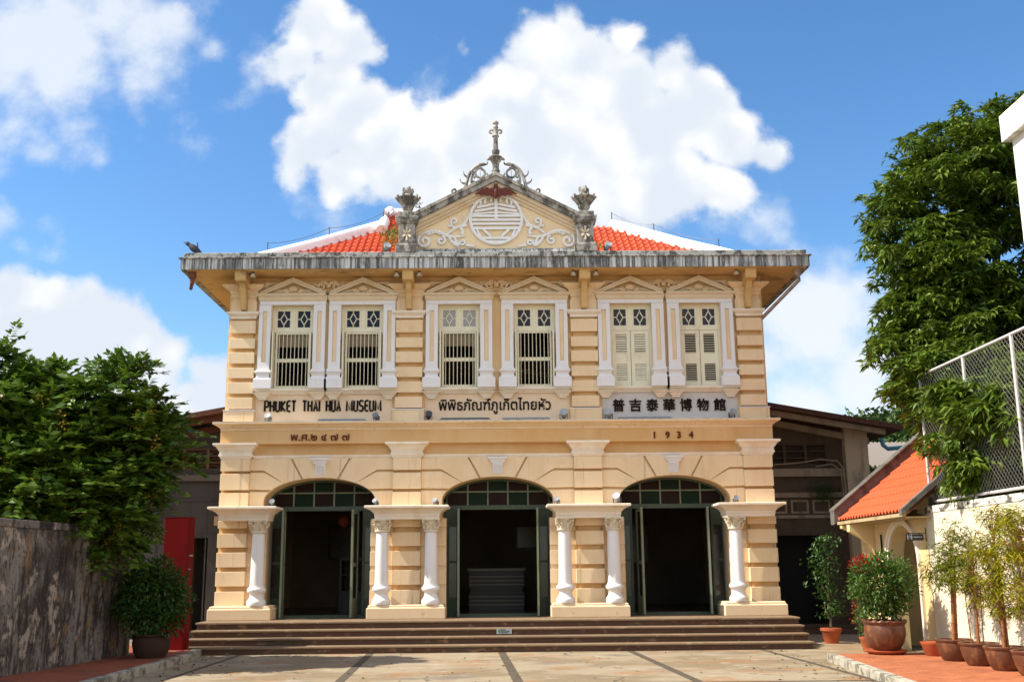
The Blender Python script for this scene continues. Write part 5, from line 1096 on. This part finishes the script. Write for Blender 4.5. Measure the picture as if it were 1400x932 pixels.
t = thing('empty_pot', 'low reddish bowl pot without a plant between the arch and the first bamboo', 'pot', (7.28,-5.62,.12))
pot(t, [(.15,0),(.17,.02),(.22,.18),(.235,.20),(.235,.23),(.21,.23)], potr)
# dry leaves blown about the courtyard
k = 260; xs_ = np.concatenate([rng.uniform(-5.6,5.6,90), -5.6+np.abs(rng.normal(0,.5,90)), 5.5-np.abs(rng.normal(0,.5,80))]); ys_ = rng.uniform(-11,-2.5,k)
d_ = rng.normal(size=(k,3)); d_[:,2] = 0.05
fl_ = leaves('fallen_leaves', leafmat('dry_leaf', [(.10,.055,.02),(.16,.10,.03),(.06,.035,.015)], .1), np.stack([xs_,ys_,np.full(k,.012)],1), d_, .07, .03, None); fl_['kind'] = 'stuff'
# weeds on the museum roof and behind the urn
t = thing('roof_weeds', 'yellow green weeds growing on the red tiles beside the left urn pedestal', 'plant', (-2.62,1.2,9.50))
p = np.stack([rng.normal(0,.15,500), rng.normal(0,.35,500), rng.uniform(.0,.32,500)],1); p[:,2] += p[:,1]*.55
leaves('foliage', lf_weed, p, rng.normal(size=(500,3))+[0,0,1.2], .10, .022, t)
t = thing('roof_weeds', 'few green weeds on the roof tiles right of the right urn pedestal', 'plant', (2.42,.6,9.12))
p = np.stack([rng.normal(0,.10,90), rng.normal(0,.15,90), rng.uniform(.0,.2,90)],1); p[:,2] += p[:,1]*.55
leaves('foliage', lf_weed, p, rng.normal(size=(90,3))+[0,0,1.2], .10, .022, t)
t = thing('gable_weed', 'thin sprig growing between the left urn and the gable slope', 'plant', (-1.84,-.46,9.60))
p = np.stack([rng.normal(0,.04,40), rng.normal(0,.04,40), rng.uniform(.0,.38,40)],1)
leaves('foliage', lf_weed, p, rng.normal(size=(40,3))+[0,0,.5], .06, .03, t); b = MB(); b.tube([(0,0,-.03),(.01,0,.2),(.03,0,.36)], .006, 4); b.build('stem', barkm, t)
# wooded hill far behind, right
hill = MB(); n = 40; V = []; F = []
for i in range(n+1):
    for j in range(n+1):
        x = -110+220*i/n; y = -90+180*j/n; h = 46*math.exp(-((x/62)**2+(y/60)**2))+1.5*math.sin(x*.21+y*.13); V.append((x,y,max(h,-1)))
for i in range(n):
    for j in range(n): F.append((i*(n+1)+j,(i+1)*(n+1)+j,(i+1)*(n+1)+j+1,i*(n+1)+j+1))
hill.v = V; hill.f = F; ho = hill.build('hill', mat('hill_earth', (.03,.055,.012), .95), smooth=180); ho.location = (128,310,0); structure(ho)
k = 9000; xs_ = rng.uniform(-80,80,k); ys_ = rng.uniform(-90,20,k); hs_ = 46*np.exp(-((xs_/62)**2+(ys_/60)**2))+1.5*np.sin(xs_*.21+ys_*.13)
clump = rng.normal(size=(k,3))*np.array([1.2,1.2,1.0]); lump = 2.2*np.sin(xs_*.9)*np.cos(ys_*.8)
P_ = np.stack([xs_,ys_,hs_+1.5+lump],1); P_ = np.repeat(P_,4,0)+rng.normal(size=(k*4,3))*1.1
hw = leaves('hillside_wood', leafmat('hill_foliage', [(.025,.055,.010),(.045,.085,.014),(.06,.10,.02)], .15, .6), P_, rng.normal(size=(k*4,3))+[0,-.3,.5], 2.2, 1.4, None); hw.location = (128,310,0); hw['kind'] = 'stuff'
